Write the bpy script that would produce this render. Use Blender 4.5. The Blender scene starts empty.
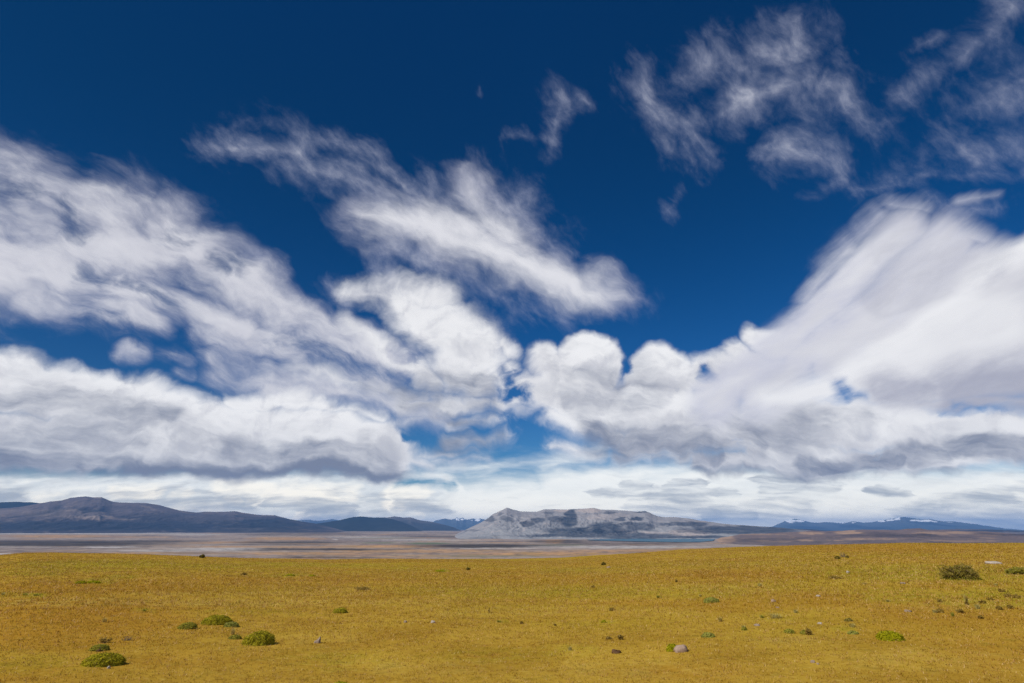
import bpy, math, random
import numpy as np
from mathutils import Vector, Matrix

SC = bpy.context.scene
COL = SC.collection
W, H = 1024, 683
F = 569.0                      # focal length in picture pixels (20 mm on full frame)
CX, CY = W / 2, H / 2
HORIZON = 528.5
PITCH = math.atan((HORIZON - CY) / F)
CAM_Z = 1.7
SUN_AZ = math.radians(-118)    # measured from +Y towards +X
SUN_EL = math.radians(47)

# ------------------------------------------------------------------ camera
cam = bpy.data.cameras.new('camera')
cam_ob = bpy.data.objects.new('camera', cam)
COL.objects.link(cam_ob)
cam_ob.location = (0, 0, CAM_Z)
cam_ob.rotation_euler = (math.radians(90) + PITCH, 0, 0)
cam.sensor_width = 36.0
cam.lens = F / W * 36.0
cam.clip_start = 0.05
cam.clip_end = 200000
SC.camera = cam_ob

cp, sp = math.cos(PITCH), math.sin(PITCH)
def ray(x, y):
    """world direction seen at photo pixel (x, y)"""
    u, v = (x - CX) / F, (CY - y) / F
    d = np.array([u, cp - sp * v, sp + cp * v], float)
    return d / np.linalg.norm(d)
def project(X, Y, Z):
    """photo pixel of world points (arrays)"""
    Z = Z - CAM_Z
    dep = np.maximum(cp * Y + sp * Z, 1e-6)
    up = -sp * Y + cp * Z
    return CX + F * X / dep, CY - F * up / dep

# ------------------------------------------------------------------ node helpers
class NB:
    """small expression builder on a node tree"""
    def __init__(s, tree):
        s.t = tree
    def new(s, kind, **kw):
        n = s.t.nodes.new(kind)
        for k, v in kw.items():
            setattr(n, k, v)
        return n
    def put(s, sock, v):
        if isinstance(v, bpy.types.NodeSocket):
            s.t.links.new(v, sock)
        else:
            sock.default_value = v
    def m(s, op, a, b=None, c=None, clamp=False):
        n = s.new('ShaderNodeMath', operation=op, use_clamp=clamp)
        s.put(n.inputs[0], a)
        if b is not None: s.put(n.inputs[1], b)
        if c is not None: s.put(n.inputs[2], c)
        return n.outputs[0]
    def add(s, a, b): return s.m('ADD', a, b)
    def sub(s, a, b): return s.m('SUBTRACT', a, b)
    def mul(s, a, b): return s.m('MULTIPLY', a, b)
    def mad(s, a, b, c): return s.m('MULTIPLY_ADD', a, b, c)
    def max(s, a, b): return s.m('MAXIMUM', a, b)
    def min(s, a, b): return s.m('MINIMUM', a, b)
    def clamp(s, a): return s.m('MINIMUM', s.m('MAXIMUM', a, 0.0), 1.0)   # plain nodes: keeps the compiled shader small
    def v(s, op, a, b=None, c=None, scale=None):
        n = s.new('ShaderNodeVectorMath', operation=op)
        s.put(n.inputs[0], a)
        if b is not None: s.put(n.inputs[1], b)
        if c is not None: s.put(n.inputs[2], c)
        if scale is not None: s.put(n.inputs['Scale'], scale)
        return n.outputs['Value'] if op in ('DOT_PRODUCT', 'LENGTH', 'DISTANCE') else n.outputs['Vector']
    def xyz(s, x, y, z=0.0):
        n = s.new('ShaderNodeCombineXYZ')
        for i, q in enumerate((x, y, z)): s.put(n.inputs[i], q)
        return n.outputs[0]
    def sep(s, v):
        n = s.new('ShaderNodeSeparateXYZ'); s.put(n.inputs[0], v)
        return n.outputs[0], n.outputs[1], n.outputs[2]
    def noise(s, vec, scale, detail=5.0, rough=0.55, lac=2.0, dist=0.0, dims='3D', color=False):
        n = s.new('ShaderNodeTexNoise', noise_dimensions=dims)
        n.normalize = True
        s.put(n.inputs['Vector'], vec)
        s.put(n.inputs['Scale'], scale); s.put(n.inputs['Detail'], detail)
        s.put(n.inputs['Roughness'], rough); s.put(n.inputs['Lacunarity'], lac)
        s.put(n.inputs['Distortion'], dist)
        return n.outputs['Color'] if color else n.outputs['Fac']
    def smooth(s, x, lo, hi, a=0.0, b=1.0):
        n = s.new('ShaderNodeMapRange', interpolation_type='SMOOTHSTEP')
        s.put(n.inputs['Value'], x)
        s.put(n.inputs['From Min'], lo); s.put(n.inputs['From Max'], hi)
        s.put(n.inputs['To Min'], a); s.put(n.inputs['To Max'], b)
        return n.outputs['Result']
    def lin(s, x, lo, hi, a=0.0, b=1.0):
        n = s.new('ShaderNodeMapRange', interpolation_type='LINEAR')
        s.put(n.inputs['Value'], x)
        s.put(n.inputs['From Min'], lo); s.put(n.inputs['From Max'], hi)
        s.put(n.inputs['To Min'], a); s.put(n.inputs['To Max'], b)
        return n.outputs['Result']
    def mix(s, f, a, b):
        n = s.new('ShaderNodeMix', data_type='RGBA', blend_type='MIX')
        s.put(n.inputs['Factor'], f)
        for q, sock in ((a, n.inputs[6]), (b, n.inputs[7])):
            if isinstance(q, tuple) and len(q) == 3: q = q + (1.0,)
            s.put(sock, q)
        return n.outputs[2]
    def blend(s, mode, f, a, b):
        n = s.new('ShaderNodeMix', data_type='RGBA', blend_type=mode)
        s.put(n.inputs['Factor'], f)
        for q, sock in ((a, n.inputs[6]), (b, n.inputs[7])):
            if isinstance(q, tuple) and len(q) == 3: q = q + (1.0,)
            s.put(sock, q)
        return n.outputs[2]
# ------------------------------------------------------------------ sky and clouds (world)
world = bpy.data.worlds.new('World')
SC.world = world
world.use_nodes = True
wt = world.node_tree
wt.nodes.clear()
S = NB(wt)
out = S.new('ShaderNodeOutputWorld')
SKY_STRENGTH = 0.1

tc = S.new('ShaderNodeTexCoord')
D = S.v('NORMALIZE', tc.outputs['Generated'])
sky = S.new('ShaderNodeTexSky', sky_type='NISHITA')
sky.sun_disc = False
sky.sun_elevation = SUN_EL
sky.sun_rotation = SUN_AZ
sky.altitude = 600
sky.air_density = 1.0
sky.dust_density = 0.3
sky.ozone_density = 2.0

# Cloud chart: a stereographic chart of the celestial sphere, centred due north 18 degrees up.
# It belongs to the world (directions at infinity), like an environment map.
AX_EL = math.radians(18)
A_ = np.array([0, math.cos(AX_EL), math.sin(AX_EL)])
R_ = np.array([1.0, 0, 0])
U_ = np.array([0, -math.sin(AX_EL), math.cos(AX_EL)])
K = 2 * F
def chart(x, y):
    d = ray(x, y)
    k = K / (1 + d @ A_)
    return np.array([d @ R_ * k, d @ U_ * k])
def chart_scale(x, y):
    a, b, c = chart(x, y), chart(x + 1, y), chart(x, y + 1)
    return math.sqrt(np.linalg.norm(b - a) * np.linalg.norm(c - a))

den = S.m('MAXIMUM', S.add(S.v('DOT_PRODUCT', D, tuple(A_)), 1.0), 0.05)
kk = S.m('DIVIDE', K, den)
PX = S.mul(S.v('DOT_PRODUCT', D, tuple(R_)), kk)
PY = S.mul(S.v('DOT_PRODUCT', D, tuple(U_)), kk)
P0 = S.xyz(PX, PY, 0.0)
DZ = S.sep(D)[2]

def warp(p, scale, amp, detail=3.0, off=0.0):
    c = S.noise(S.v('ADD', p, (off, off * 1.7, off * 0.3)), 1.0 / scale, detail, 0.55, color=True)
    c = S.v('SUBTRACT', c, (0.5, 0.5, 0.5))
    c = S.v('MULTIPLY', c, (amp, amp, 0.0))
    return S.v('ADD', p, c)


# one small node group per stroke: max(previous, (radius + offset - distance to a segment) / softness)
cg = bpy.data.node_groups.new('cloud_stroke', 'ShaderNodeTree')
for nm, ty in (('P', 'NodeSocketVector'), ('A', 'NodeSocketVector'), ('N', 'NodeSocketVector'), ('AB', 'NodeSocketVector'),
               ('K', 'NodeSocketFloat'), ('R', 'NodeSocketFloat'), ('T', 'NodeSocketFloat'), ('G', 'NodeSocketFloat'), ('Acc', 'NodeSocketFloat')):
    cg.interface.new_socket(nm, in_out='INPUT', socket_type=ty)
cg.interface.new_socket('Acc', in_out='OUTPUT', socket_type='NodeSocketFloat')
G_ = NB(cg)
gi = G_.new('NodeGroupInput'); go = G_.new('NodeGroupOutput')
gp = G_.v('SUBTRACT', gi.outputs['P'], gi.outputs['A'])
gh = G_.clamp(G_.v('DOT_PRODUCT', gp, gi.outputs['N']))
gd = G_.v('DISTANCE', gp, G_.v('SCALE', gi.outputs['AB'], scale=gh))
gd = G_.mad(gh, gi.outputs['T'], gd)
gv = G_.min(G_.mad(gd, gi.outputs['K'], gi.outputs['R']), gi.outputs['G'])
cg.links.new(G_.max(gi.outputs['Acc'], gv), go.inputs[0])

TILE = None      # (x0, y0, x1, y1) of the part of the chart being wired
def capsules(p, strokes, offset=0.0, gain=3.0, start=-3.0):
    """max over strokes of (radius - distance)/softness (+ offset); strokes in photo pixels (x0,y0,x1,y1,r0,r1,s[,gain]).
    Strokes too far from the current tile to matter are left out; None when nothing is left."""
    acc = None
    for st in strokes:
        x0, y0, x1, y1, r0, r1, sft = st[:7]
        gn = st[7] if len(st) > 7 else gain
        a, b = chart(x0, y0), chart(x1, y1)
        sc0 = chart_scale(x0, y0); sc1 = chart_scale(x1, y1)
        r0, r1, sft = r0 * sc0, r1 * sc1, sft * (sc0 + sc1) / 2
        if TILE:
            mg = max(r0, r1) + 1.6 * sft + 48
            if max(a[0], b[0]) + mg < TILE[0] or min(a[0], b[0]) - mg > TILE[2] or max(a[1], b[1]) + mg < TILE[1] or min(a[1], b[1]) - mg > TILE[3]:
                continue
        ab = b - a; L2 = max(float(ab @ ab), 1e-3)
        n = S.t.nodes.new('ShaderNodeGroup'); n.node_tree = cg
        I = n.inputs
        S.t.links.new(p, I['P'])
        I['A'].default_value = (a[0], a[1], 0); I['AB'].default_value = (ab[0], ab[1], 0)
        I['N'].default_value = (ab[0] / L2, ab[1] / L2, 0)
        I['K'].default_value = -1.0 / sft; I['R'].default_value = r0 / sft + offset
        I['T'].default_value = -(r1 - r0); I['G'].default_value = gn
        if acc is None: I['Acc'].default_value = start
        else: S.t.links.new(acc, I['Acc'])
        acc = n.outputs[0]
    return acc
def patches(p, strokes, ks=1.0, kr=1.0):
    """as capsules, but 1 inside the radius and 0 one softness outside it"""
    return capsules(p, [s_[:4] + (s_[4] * kr, s_[5] * kr, s_[6] * ks) + s_[7:] for s_ in strokes], offset=1.0, gain=1.0, start=0.0)

def rot_coords(p, ang, sx, sy, off=(0, 0, 0)):
    c, s_ = math.cos(ang), math.sin(ang)
    u = S.v('DOT_PRODUCT', p, (c / sx, s_ / sx, 0.0))
    v = S.v('DOT_PRODUCT', p, (-s_ / sy, c / sy, 0.0))
    return S.xyz(S.add(u, off[0]), S.add(v, off[1]), off[2])

def lum(c, k=1.0):
    return tuple(q * k / SKY_STRENGTH for q in c)

A_STROKES = [
    (752, 84, 792, 100, 12, 12, 26, 1.5), (800, 146, 832, 166, 8, 8, 20, 1.5), (690, 120, 706, 142, 5, 5, 22, 1.0), (480, 185, 560, 250, 26, 16, 40, 0.75),
    (645, 85, 690, 150, 24, 20, 42, 0.75), (700, 60, 790, 45, 30, 36, 45, 0.7), (740, 95, 800, 85, 34, 30, 40, 1.0),
    (785, 150, 835, 165, 24, 20, 32, 1.05), (820, 90, 880, 140, 30, 12, 45, 0.6), (690, 120, 720, 160, 18, 10, 30, 0.6),
    (768, 148, 800, 140, 16, 14, 28, 0.85), (835, 180, 820, 190, 10, 10, 26, 0.7),
    (560, 92, 548, 148, 16, 12, 26, 0.75), (575, 85, 590, 110, 10, 6, 22, 0.4), (505, 133, 540, 140, 5, 8, 16, 0.3),
    (682, 190, 662, 214, 5, 5, 24, 0.55), (478, 92, 480, 98, 1, 1, 12, 0.3),
    (1010, 5, 960, 60, 22, 14, 50, 0.55), (1060, 60, 970, 110, 40, 30, 80, 0.42), (1060, 150, 920, 160, 40, 20, 70, 0.36), (900, 100, 960, 60, 10, 10, 60, 0.2),
    (1030, 165, 1015, 178, 18, 8, 24, 0.8), (945, 40, 920, 50, 8, 5, 18, 0.35),
    (860, 190, 1000, 176, 14, 10, 34, 0.5), (880, 215, 830, 260, 14, 8, 30, 0.5), (930, 205, 985, 215, 12, 8, 28, 0.5),
    (218, 145, 300, 152, 20, 26, 28, 0.85), (250, 118, 360, 150, 12, 16, 30, 0.7), (290, 160, 410, 205, 28, 24, 34, 0.8),
    (360, 150, 420, 200, 14, 16, 24, 0.65), (430, 190, 560, 235, 26, 14, 40, 0.5), (400, 235, 390, 285, 34, 20, 40, 0.45),
    (420, 265, 560, 320, 24, 8, 36, 0.55), (600, 290, 648, 302, 14, 4, 26, 0.5), (250, 252, 262, 258, 8, 8, 16, 0.45),
    (520, 200, 560, 260, 24, 10, 36, 0.4), (330, 280, 345, 300, 10, 10, 20, 0.4),
    (455, 205, 500, 250, 10, 10, 30, 0.5),
]

B_STROKES = [
    (270, 384, 400, 404, 9, 9, 14, 1.2), (215, 372, 330, 390, 9, 8, 16, 1.0), (380, 400, 440, 418, 6, 5, 14, 0.9),
    (-40, 165, 40, 180, 26, 26, 34, 0.75), (-40, 205, 110, 215, 32, 34, 34, 0.85), (-40, 265, 60, 268, 42, 42, 40, 1.5),
    (60, 215, 160, 230, 30, 24, 30, 0.8), (80, 245, 200, 250, 30, 26, 28, 1.5), (170, 232, 260, 290, 32, 20, 24, 1.3),
    (250, 290, 330, 335, 20, 16, 20, 1.2), (300, 315, 400, 362, 18, 14, 16, 1.2), (30, 295, 150, 320, 18, 14, 18, 1.1),
    (120, 285, 250, 325, 20, 12, 18, 1.2), (200, 320, 300, 358, 14, 8, 15, 1.0), (-10, 300, 20, 305, 8, 8, 14, 0.6),
    (260, 330, 380, 382, 9, 11, 13, 0.9), (220, 352, 330, 392, 10, 10, 18, 0.65), (124, 350, 146, 354, 3, 2, 13, 0.75), (165, 352, 185, 362, 1, 1, 13, 0.4),
    (180, 373, 192, 376, 1, 1, 10, 0.5),
    (365, 218, 470, 232, 16, 20, 24, 1.4), (420, 225, 520, 262, 20, 18, 22, 1.6), (500, 255, 605, 300, 18, 10, 18, 1.5),
    (470, 195, 510, 235, 12, 12, 24, 1.0), (590, 285, 625, 302, 12, 5, 20, 0.9),
]

B_HOLES = [
    (90, 272, 132, 284, 4, 4, 9), (58, 205, 70, 232, 3, 3, 10), (230, 262, 238, 268, 3, 3, 7), (145, 290, 175, 302, 3, 2, 7),
    (10, 188, 30, 194, 4, 3, 10), (175, 232, 190, 238, 2, 2, 8), (280, 338, 385, 372, 4, 5, 8), (90, 330, 170, 345, 6, 8, 12),
    (215, 258, 225, 270, 2, 2, 6),
]

C1_STROKES = [
    (905, 232, 775, 355, 26, 26, 20, 6.0), (945, 250, 830, 350, 40, 44, 22, 6.0), (975, 270, 880, 340, 42, 44, 22, 6.0), (760, 372, 720, 402, 24, 30, 20, 2.0),
    (890, 207, 925, 213, 6, 6, 24, 0.7), (880, 218, 790, 320, 8, 6, 30, 0.55), (850, 250, 800, 300, 14, 10, 26, 0.8), (790, 330, 745, 372, 14, 16, 22, 1.0), (960, 205, 1000, 198, 4, 2, 16, 0.4), (940, 232, 985, 240, 14, 12, 18, 2.0), (830, 330, 760, 400, 30, 30, 20, 3.0),
]
C2_STROKES = [
    (1080, 300, 960, 345, 82, 62, 15, 6.0), (960, 345, 850, 382, 56, 30, 16, 6.0), (1080, 260, 1000, 290, 56, 46, 13, 6.0), (1080, 350, 900, 380, 56, 34, 16, 6.0), (850, 385, 770, 402, 28, 16, 18, 3.0),
    (1060, 396, 880, 404, 14, 12, 14, 2.0),
]

C_HOLES = [
    (837, 384, 846, 396, 4, 5, 7), (846, 397, 862, 396, 3, 2, 6), (955, 404, 985, 409, 3, 3, 7), (985, 165, 988, 205, 6, 1, 8, 0.9),
]

E_STROKES = [
    (-80, 515, 440, 515, 44, 44, 10, 3.0), (400, 520, 1100, 520, 46, 44, 24, 3.0), (560, 505, 1100, 500, 44, 46, 22, 3.0),
    (440, 500, 500, 470, 20, 10, 26, 1.4), (540, 470, 600, 450, 14, 10, 26, 1.2), (-80, 495, 400, 495, 26, 24, 10, 2.0), (470, 478, 560, 482, 10, 10, 22, 1.2), (440, 470, 600, 458, 9, 12, 24, 1.3), (430, 474, 520, 462, 6, 6, 20, 1.2),
]

E_HOLES = [(395, 483, 455, 484, 1, 2, 5)]
pe = S.v('MULTIPLY', P0, (1.0, 2.6, 1.0))
wev = S.noise(pe, 1.0 / 60.0, 6.0, 0.55, color=True)
we = S.v('ADD', P0, S.v('MULTIPLY', S.v('SUBTRACT', wev, (0.5, 0.5, 0.5)), (34.0, 12.0, 0.0)))
CE = capsules(we, E_STROKES)
HE = capsules(we, E_HOLES)
nev = S.noise(S.v('MULTIPLY', we, (1 / 55.0, 1 / 15.0, 0.0)), 1.0, 7.0, 0.56)
nev2 = S.noise(S.v('ADD', S.v('MULTIPLY', we, (1 / 30.0, 1 / 10.0, 0.0)), (4.0, 2.0, 3.0)), 1.0, 5.0, 0.55)
de = S.add(CE, S.mul(S.sub(nev, 0.5), 1.5))
de = S.sub(de, S.mul(S.clamp(S.add(HE, 0.5)), 2.0))
AL_E = S.mul(S.smooth(de, -0.3, 1.2), 0.97)
COL_E = S.mix(S.smooth(nev, 0.3, 0.66), lum((0.72, 0.77, 0.79)), lum((0.98, 1.00, 0.98)))
# clean white veil in the middle, cream lit tops
veil = capsules(we, [(480, 490, 720, 488, 16, 14, 26, 1.0), (760, 490, 1000, 492, 12, 8, 26, 0.7)])
COL_E = S.mix(S.mul(S.clamp(veil), 0.75), COL_E, lum((1.10, 1.10, 1.04)))
cream = capsules(we, [
    (270, 492, 300, 490, 7, 7, 7, 1.0), (300, 492, 350, 494, 6, 5, 7, 1.0), (395, 491, 422, 492, 6, 4, 5, 1.0), (390, 506, 402, 507, 3, 3, 4, 0.9),
    (118, 492, 155, 494, 4, 3, 6, 0.9), (215, 487, 260, 489, 3, 4, 6, 0.9), (176, 494, 186, 495, 2, 2, 4, 0.8), (232, 499, 240, 500, 2, 2, 3, 0.8),
    (180, 507, 225, 508, 1.5, 1.5, 4, 0.7), (255, 497, 262, 500, 4, 4, 5, 0.8), (10, 497, 60, 500, 1.5, 1.5, 5, 0.5), (300, 516, 315, 517, 2, 2, 4, 0.6),
    (395, 515, 420, 516, 2, 1, 3, 0.5)])
COL_E = S.mix(S.mul(S.clamp(S.add(cream, S.mul(S.sub(nev2, 0.5), 1.2))), 0.95), COL_E, lum((1.24, 1.18, 1.04)))
bars = capsules(we, [
    (-40, 500, 12, 496, 10, 6, 9, 0.9), (90, 508, 250, 504, 4, 6, 8, 0.8), (160, 497, 200, 499, 3, 3, 6, 0.6), (310, 514, 352, 512, 5, 5, 6, 1.0),
    (270, 503, 340, 508, 2, 3, 5, 0.8), (400, 504, 448, 508, 4, 2, 6, 0.9), (330, 500, 380, 504, 2, 3, 8, 0.5),
    (592, 492, 650, 490, 2, 2, 4, 0.7), (640, 491, 720, 493, 2, 1.5, 4, 0.65), (620, 484, 650, 484, 1.5, 1, 3, 0.6), (670, 483, 705, 484, 1.5, 1, 3, 0.6),
    (655, 502, 712, 501, 5, 3, 8, 0.75), (640, 508, 700, 512, 5, 4, 9, 0.6), (705, 516, 752, 517, 5, 4, 6, 0.95), (715, 510, 735, 512, 4, 4, 6, 0.7), (750, 514, 800, 508, 5, 3, 8, 0.6),
    (722, 493, 738, 493, 1.2, 1, 3, 0.7), (768, 489, 832, 487, 3, 3, 5, 0.65), (874, 490.5, 912, 491.5, 1.5, 0.6, 3, 0.85), (882, 488.5, 896, 489, 1, 1, 3, 0.6),
    (950, 506, 1005, 498, 4, 4, 8, 0.9), (900, 515, 960, 508, 5, 5, 8, 0.75), (1000, 502, 1040, 495, 4, 5, 10, 0.5), (760, 480, 800, 480, 2, 2, 4, 0.7),
    (930, 526, 1040, 522, 6, 8, 16, 0.6)])
COL_E = S.mix(S.mul(S.clamp(S.add(bars, S.mul(S.sub(nev2, 0.5), 0.9))), 0.85), COL_E, lum((0.36, 0.40, 0.46)))

# ---- layer D: heaped cloud: left bank, centre mass, domes, right bank
D_STROKES = [
    # centre mass
    (350, 292, 440, 300, 14, 26, 19, 2.4), (400, 300, 470, 350, 26, 44, 20, 2.6), (455, 365, 490, 385, 40, 30, 19, 2.4),
    (350, 320, 430, 380, 12, 20, 13, 3.0), (400, 395, 480, 402, 12, 14, 15, 2.0), (300, 372, 420, 398, 10, 16, 16, 1.6),
    (498, 338, 508, 348, 10, 10, 9, 2.0), (508, 362, 516, 372, 8, 8, 9, 1.6), (445, 395, 515, 418, 8, 6, 12, 1.0),
    (400, 404, 500, 406, 10, 12, 14, 1.6), (440, 421, 512, 420, 6, 9, 14, 1.0), (450, 440, 512, 434, 8, 10, 14, 1.0),
    (478, 350, 520, 400, 14, 16, 14, 1.6), (470, 405, 540, 410, 8, 8, 14, 1.1), (400, 412, 470, 428, 6, 6, 14, 0.8),
    (400, 404, 510, 404, 15, 14, 12, 2.6), (452, 420, 500, 420, 11, 10, 12, 2.2), (448, 440, 496, 436, 11, 10, 12, 2.0), (430, 456, 486, 455, 7, 8, 13, 1.5),
    (392, 422, 450, 414, 5, 6, 11, 1.4), (396, 452, 450, 450, 8, 8, 12, 1.6), (548, 446, 600, 452, 9, 12, 15, 1.3),
    # the domes
    (586, 366, 591, 368, 39, 40, 7, 3.0), (540, 356, 560, 380, 18, 26, 9, 3.0), (530, 390, 590, 405, 22, 30, 12, 3.0),
    (660, 378, 668, 384, 33, 34, 7, 3.0), (610, 405, 720, 420, 34, 38, 14, 3.0), (690, 380, 740, 370, 22, 34, 10, 3.0),
    (752, 332, 770, 338, 14, 18, 7, 3.0), (735, 350, 770, 375, 20, 26, 10, 3.0), (556, 412, 620, 432, 20, 22, 14, 2.4),
    # right bank
    (640, 440, 800, 430, 24, 42, 12, 3.0), (780, 420, 1060, 440, 34, 32, 13, 3.0), (760, 455, 1060, 455, 22, 20, 10, 3.0), (880, 400, 960, 420, 14, 14, 14, 1.6),
    (620, 455, 740, 462, 12, 12, 14, 1.4), (700, 465, 1060, 462, 12, 12, 8, 2.0),
    # left bank
    (-60, 372, 20, 374, 42, 40, 11, 3.0), (20, 380, 90, 396, 42, 36, 11, 3.0), (90, 396, 145, 404, 36, 36, 11, 3.0),
    (140, 412, 180, 420, 36, 32, 11, 3.0), (180, 425, 260, 430, 36, 36, 12, 3.0), (-60, 440, 380, 450, 44, 34, 9, 3.0),
    (240, 428, 340, 432, 36, 32, 12, 3.0), (330, 430, 400, 452, 28, 22, 13, 3.0), (390, 446, 428, 460, 16, 10, 12, 1.8), (430, 452, 470, 446, 6, 8, 14, 0.7),
    (450, 438, 505, 436, 9, 8, 12, 1.2), (450, 424, 500, 420, 5, 8, 13, 1.0),
    (230, 400, 300, 398, 13, 14, 9, 3.0), (290, 400, 375, 418, 14, 8, 9, 3.0),
]

D_STROKES = [
    # centre mass
    (350, 292, 440, 300, 14, 26, 19, 2.4), (400, 300, 470, 350, 26, 44, 20, 2.6), (455, 365, 490, 385, 40, 30, 19, 2.4),
    (350, 320, 430, 380, 12, 20, 13, 3.0), (400, 395, 480, 402, 12, 14, 15, 2.0), (300, 372, 420, 398, 10, 16, 16, 1.6),
    (498, 338, 508, 348, 10, 10, 9, 2.0), (508, 362, 516, 372, 8, 8, 9, 1.6), (445, 395, 515, 418, 8, 6, 12, 1.0),
    (400, 404, 500, 406, 10, 12, 14, 1.6), (440, 421, 512, 420, 6, 9, 14, 1.0), (450, 440, 512, 434, 8, 10, 14, 1.0),
    (478, 350, 520, 400, 14, 16, 14, 1.6), (470, 405, 540, 410, 8, 8, 14, 1.1), (400, 412, 470, 428, 6, 6, 14, 0.8),
    (400, 404, 510, 404, 15, 14, 12, 2.6), (452, 420, 500, 420, 11, 10, 12, 2.2), (448, 440, 496, 436, 11, 10, 12, 2.0), (430, 456, 486, 455, 7, 8, 13, 1.5),
    (392, 422, 450, 414, 5, 6, 11, 1.4), (396, 452, 450, 450, 8, 8, 12, 1.6), (548, 446, 600, 452, 9, 12, 15, 1.3),
    # the domes
    (586, 366, 591, 368, 39, 40, 7, 3.0), (540, 356, 560, 380, 18, 26, 9, 3.0), (530, 390, 590, 405, 22, 30, 12, 3.0),
    (660, 378, 668, 384, 33, 34, 7, 3.0), (610, 405, 720, 420, 34, 38, 14, 3.0), (690, 380, 740, 370, 22, 34, 10, 3.0),
    (752, 332, 770, 338, 14, 18, 7, 3.0), (735, 350, 770, 375, 20, 26, 10, 3.0), (556, 412, 620, 432, 20, 22, 14, 2.4),
    # right bank
    (640, 440, 800, 430, 24, 42, 12, 3.0), (780, 420, 1060, 440, 34, 32, 13, 3.0), (760, 455, 1060, 455, 22, 20, 10, 3.0), (880, 400, 960, 420, 14, 14, 14, 1.6),
    (620, 455, 740, 462, 12, 12, 14, 1.4), (700, 465, 1060, 462, 12, 12, 8, 2.0),
    # left bank
    (-60, 372, 20, 374, 42, 40, 11, 3.0), (20, 380, 90, 396, 42, 36, 11, 3.0), (90, 396, 145, 404, 36, 36, 11, 3.0),
    (140, 412, 180, 420, 36, 32, 11, 3.0), (180, 425, 260, 430, 36, 36, 12, 3.0), (-60, 440, 380, 450, 44, 34, 9, 3.0),
    (240, 428, 340, 432, 36, 32, 12, 3.0), (330, 430, 400, 452, 28, 22, 13, 3.0), (390, 446, 428, 460, 16, 10, 12, 1.8), (430, 452, 470, 446, 6, 8, 14, 0.7),
    (450, 438, 505, 436, 9, 8, 12, 1.2), (450, 424, 500, 420, 5, 8, 13, 1.0),
    (230, 400, 300, 398, 13, 14, 9, 3.0), (290, 400, 375, 418, 14, 8, 9, 3.0),
]

D_HOLES = [
    (516, 372, 518, 382, 2, 3, 7), (515, 395, 530, 392, 2, 2, 8), (398, 352, 412, 360, 1, 1, 7), (400, 372, 405, 376, 1, 1, 6), (632, 366, 634, 372, 1, 2, 5), (702, 368, 706, 374, 1, 2, 6),
    (404, 432, 434, 434, 3, 2, 4), (514, 424, 542, 438, 5, 8, 9),
    (842, 390, 848, 396, 4, 4, 8), (950, 406, 985, 409, 3, 2, 8), 
]

B_BRIGHT = [(480, 248, 590, 298, 10, 6, 30, 1.0), (400, 215, 500, 240, 8, 8, 40, 0.8)]
C_BRIGHT = [(900, 345, 1000, 318, 10, 10, 40, 0.9), (1070, 212, 980, 258, 5, 4, 22, 1.0), (975, 262, 900, 305, 3, 3, 18, 0.9), (780, 392, 860, 366, 4, 8, 34, 0.7)]
C_GREY = [(1060, 386, 960, 392, 26, 12, 40, 1.0), (950, 395, 880, 388, 6, 4, 26, 0.8), (915, 245, 965, 245, 10, 10, 44, 0.42), (880, 290, 930, 275, 4, 4, 26, 0.4)]
E_VEIL = [(480, 495, 700, 490, 22, 18, 24, 1.0), (720, 495, 1040, 496, 14, 12, 26, 0.75), (560, 520, 1000, 520, 8, 8, 24, 0.6)]
E_CREAM = [
    (270, 492, 300, 490, 7, 7, 7, 1.0), (300, 492, 350, 494, 6, 5, 7, 1.0), (395, 491, 422, 492, 6, 4, 5, 1.0), (390, 506, 402, 507, 3, 3, 4, 0.9),
    (118, 492, 155, 494, 4, 3, 6, 0.9), (215, 487, 260, 489, 3, 4, 6, 0.9), (176, 494, 186, 495, 2, 2, 4, 0.8), (232, 499, 240, 500, 2, 2, 3, 0.8),
    (180, 507, 225, 508, 1.5, 1.5, 4, 0.7), (255, 497, 262, 500, 4, 4, 5, 0.8), (10, 497, 60, 500, 1.5, 1.5, 5, 0.5), (300, 516, 315, 517, 2, 2, 4, 0.6),
    (395, 515, 420, 516, 2, 1, 3, 0.5)]
E_BARS = [
    (-40, 500, 12, 496, 10, 6, 9, 0.9), (90, 508, 250, 504, 4, 6, 8, 0.8), (160, 497, 200, 499, 3, 3, 6, 0.6), (310, 514, 352, 512, 5, 5, 6, 1.0),
    (270, 503, 340, 508, 2, 3, 5, 0.8), (400, 504, 448, 508, 4, 2, 6, 0.9), (330, 500, 380, 504, 2, 3, 8, 0.5),
    (592, 492, 650, 490, 2, 2, 4, 0.7), (640, 491, 720, 493, 2, 1.5, 4, 0.65), (620, 484, 650, 484, 1.5, 1, 3, 0.6), (670, 483, 705, 484, 1.5, 1, 3, 0.6),
    (655, 502, 712, 501, 5, 3, 8, 0.75), (640, 508, 700, 512, 5, 4, 9, 0.6), (705, 516, 752, 517, 5, 4, 6, 0.95), (715, 510, 735, 512, 4, 4, 6, 0.7), (750, 514, 800, 508, 5, 3, 8, 0.6),
    (722, 493, 738, 493, 1.2, 1, 3, 0.7), (768, 489, 832, 487, 3, 3, 5, 0.65), (874, 490.5, 912, 491.5, 1.5, 0.6, 3, 0.85), (882, 488.5, 896, 489, 1, 1, 3, 0.6),
    (950, 506, 1005, 498, 4, 4, 8, 0.9), (900, 515, 960, 508, 5, 5, 8, 0.75), (1000, 502, 1040, 495, 4, 5, 10, 0.5), (760, 480, 800, 480, 2, 2, 4, 0.7),
    (930, 526, 1040, 522, 6, 8, 16, 0.6)]
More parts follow.
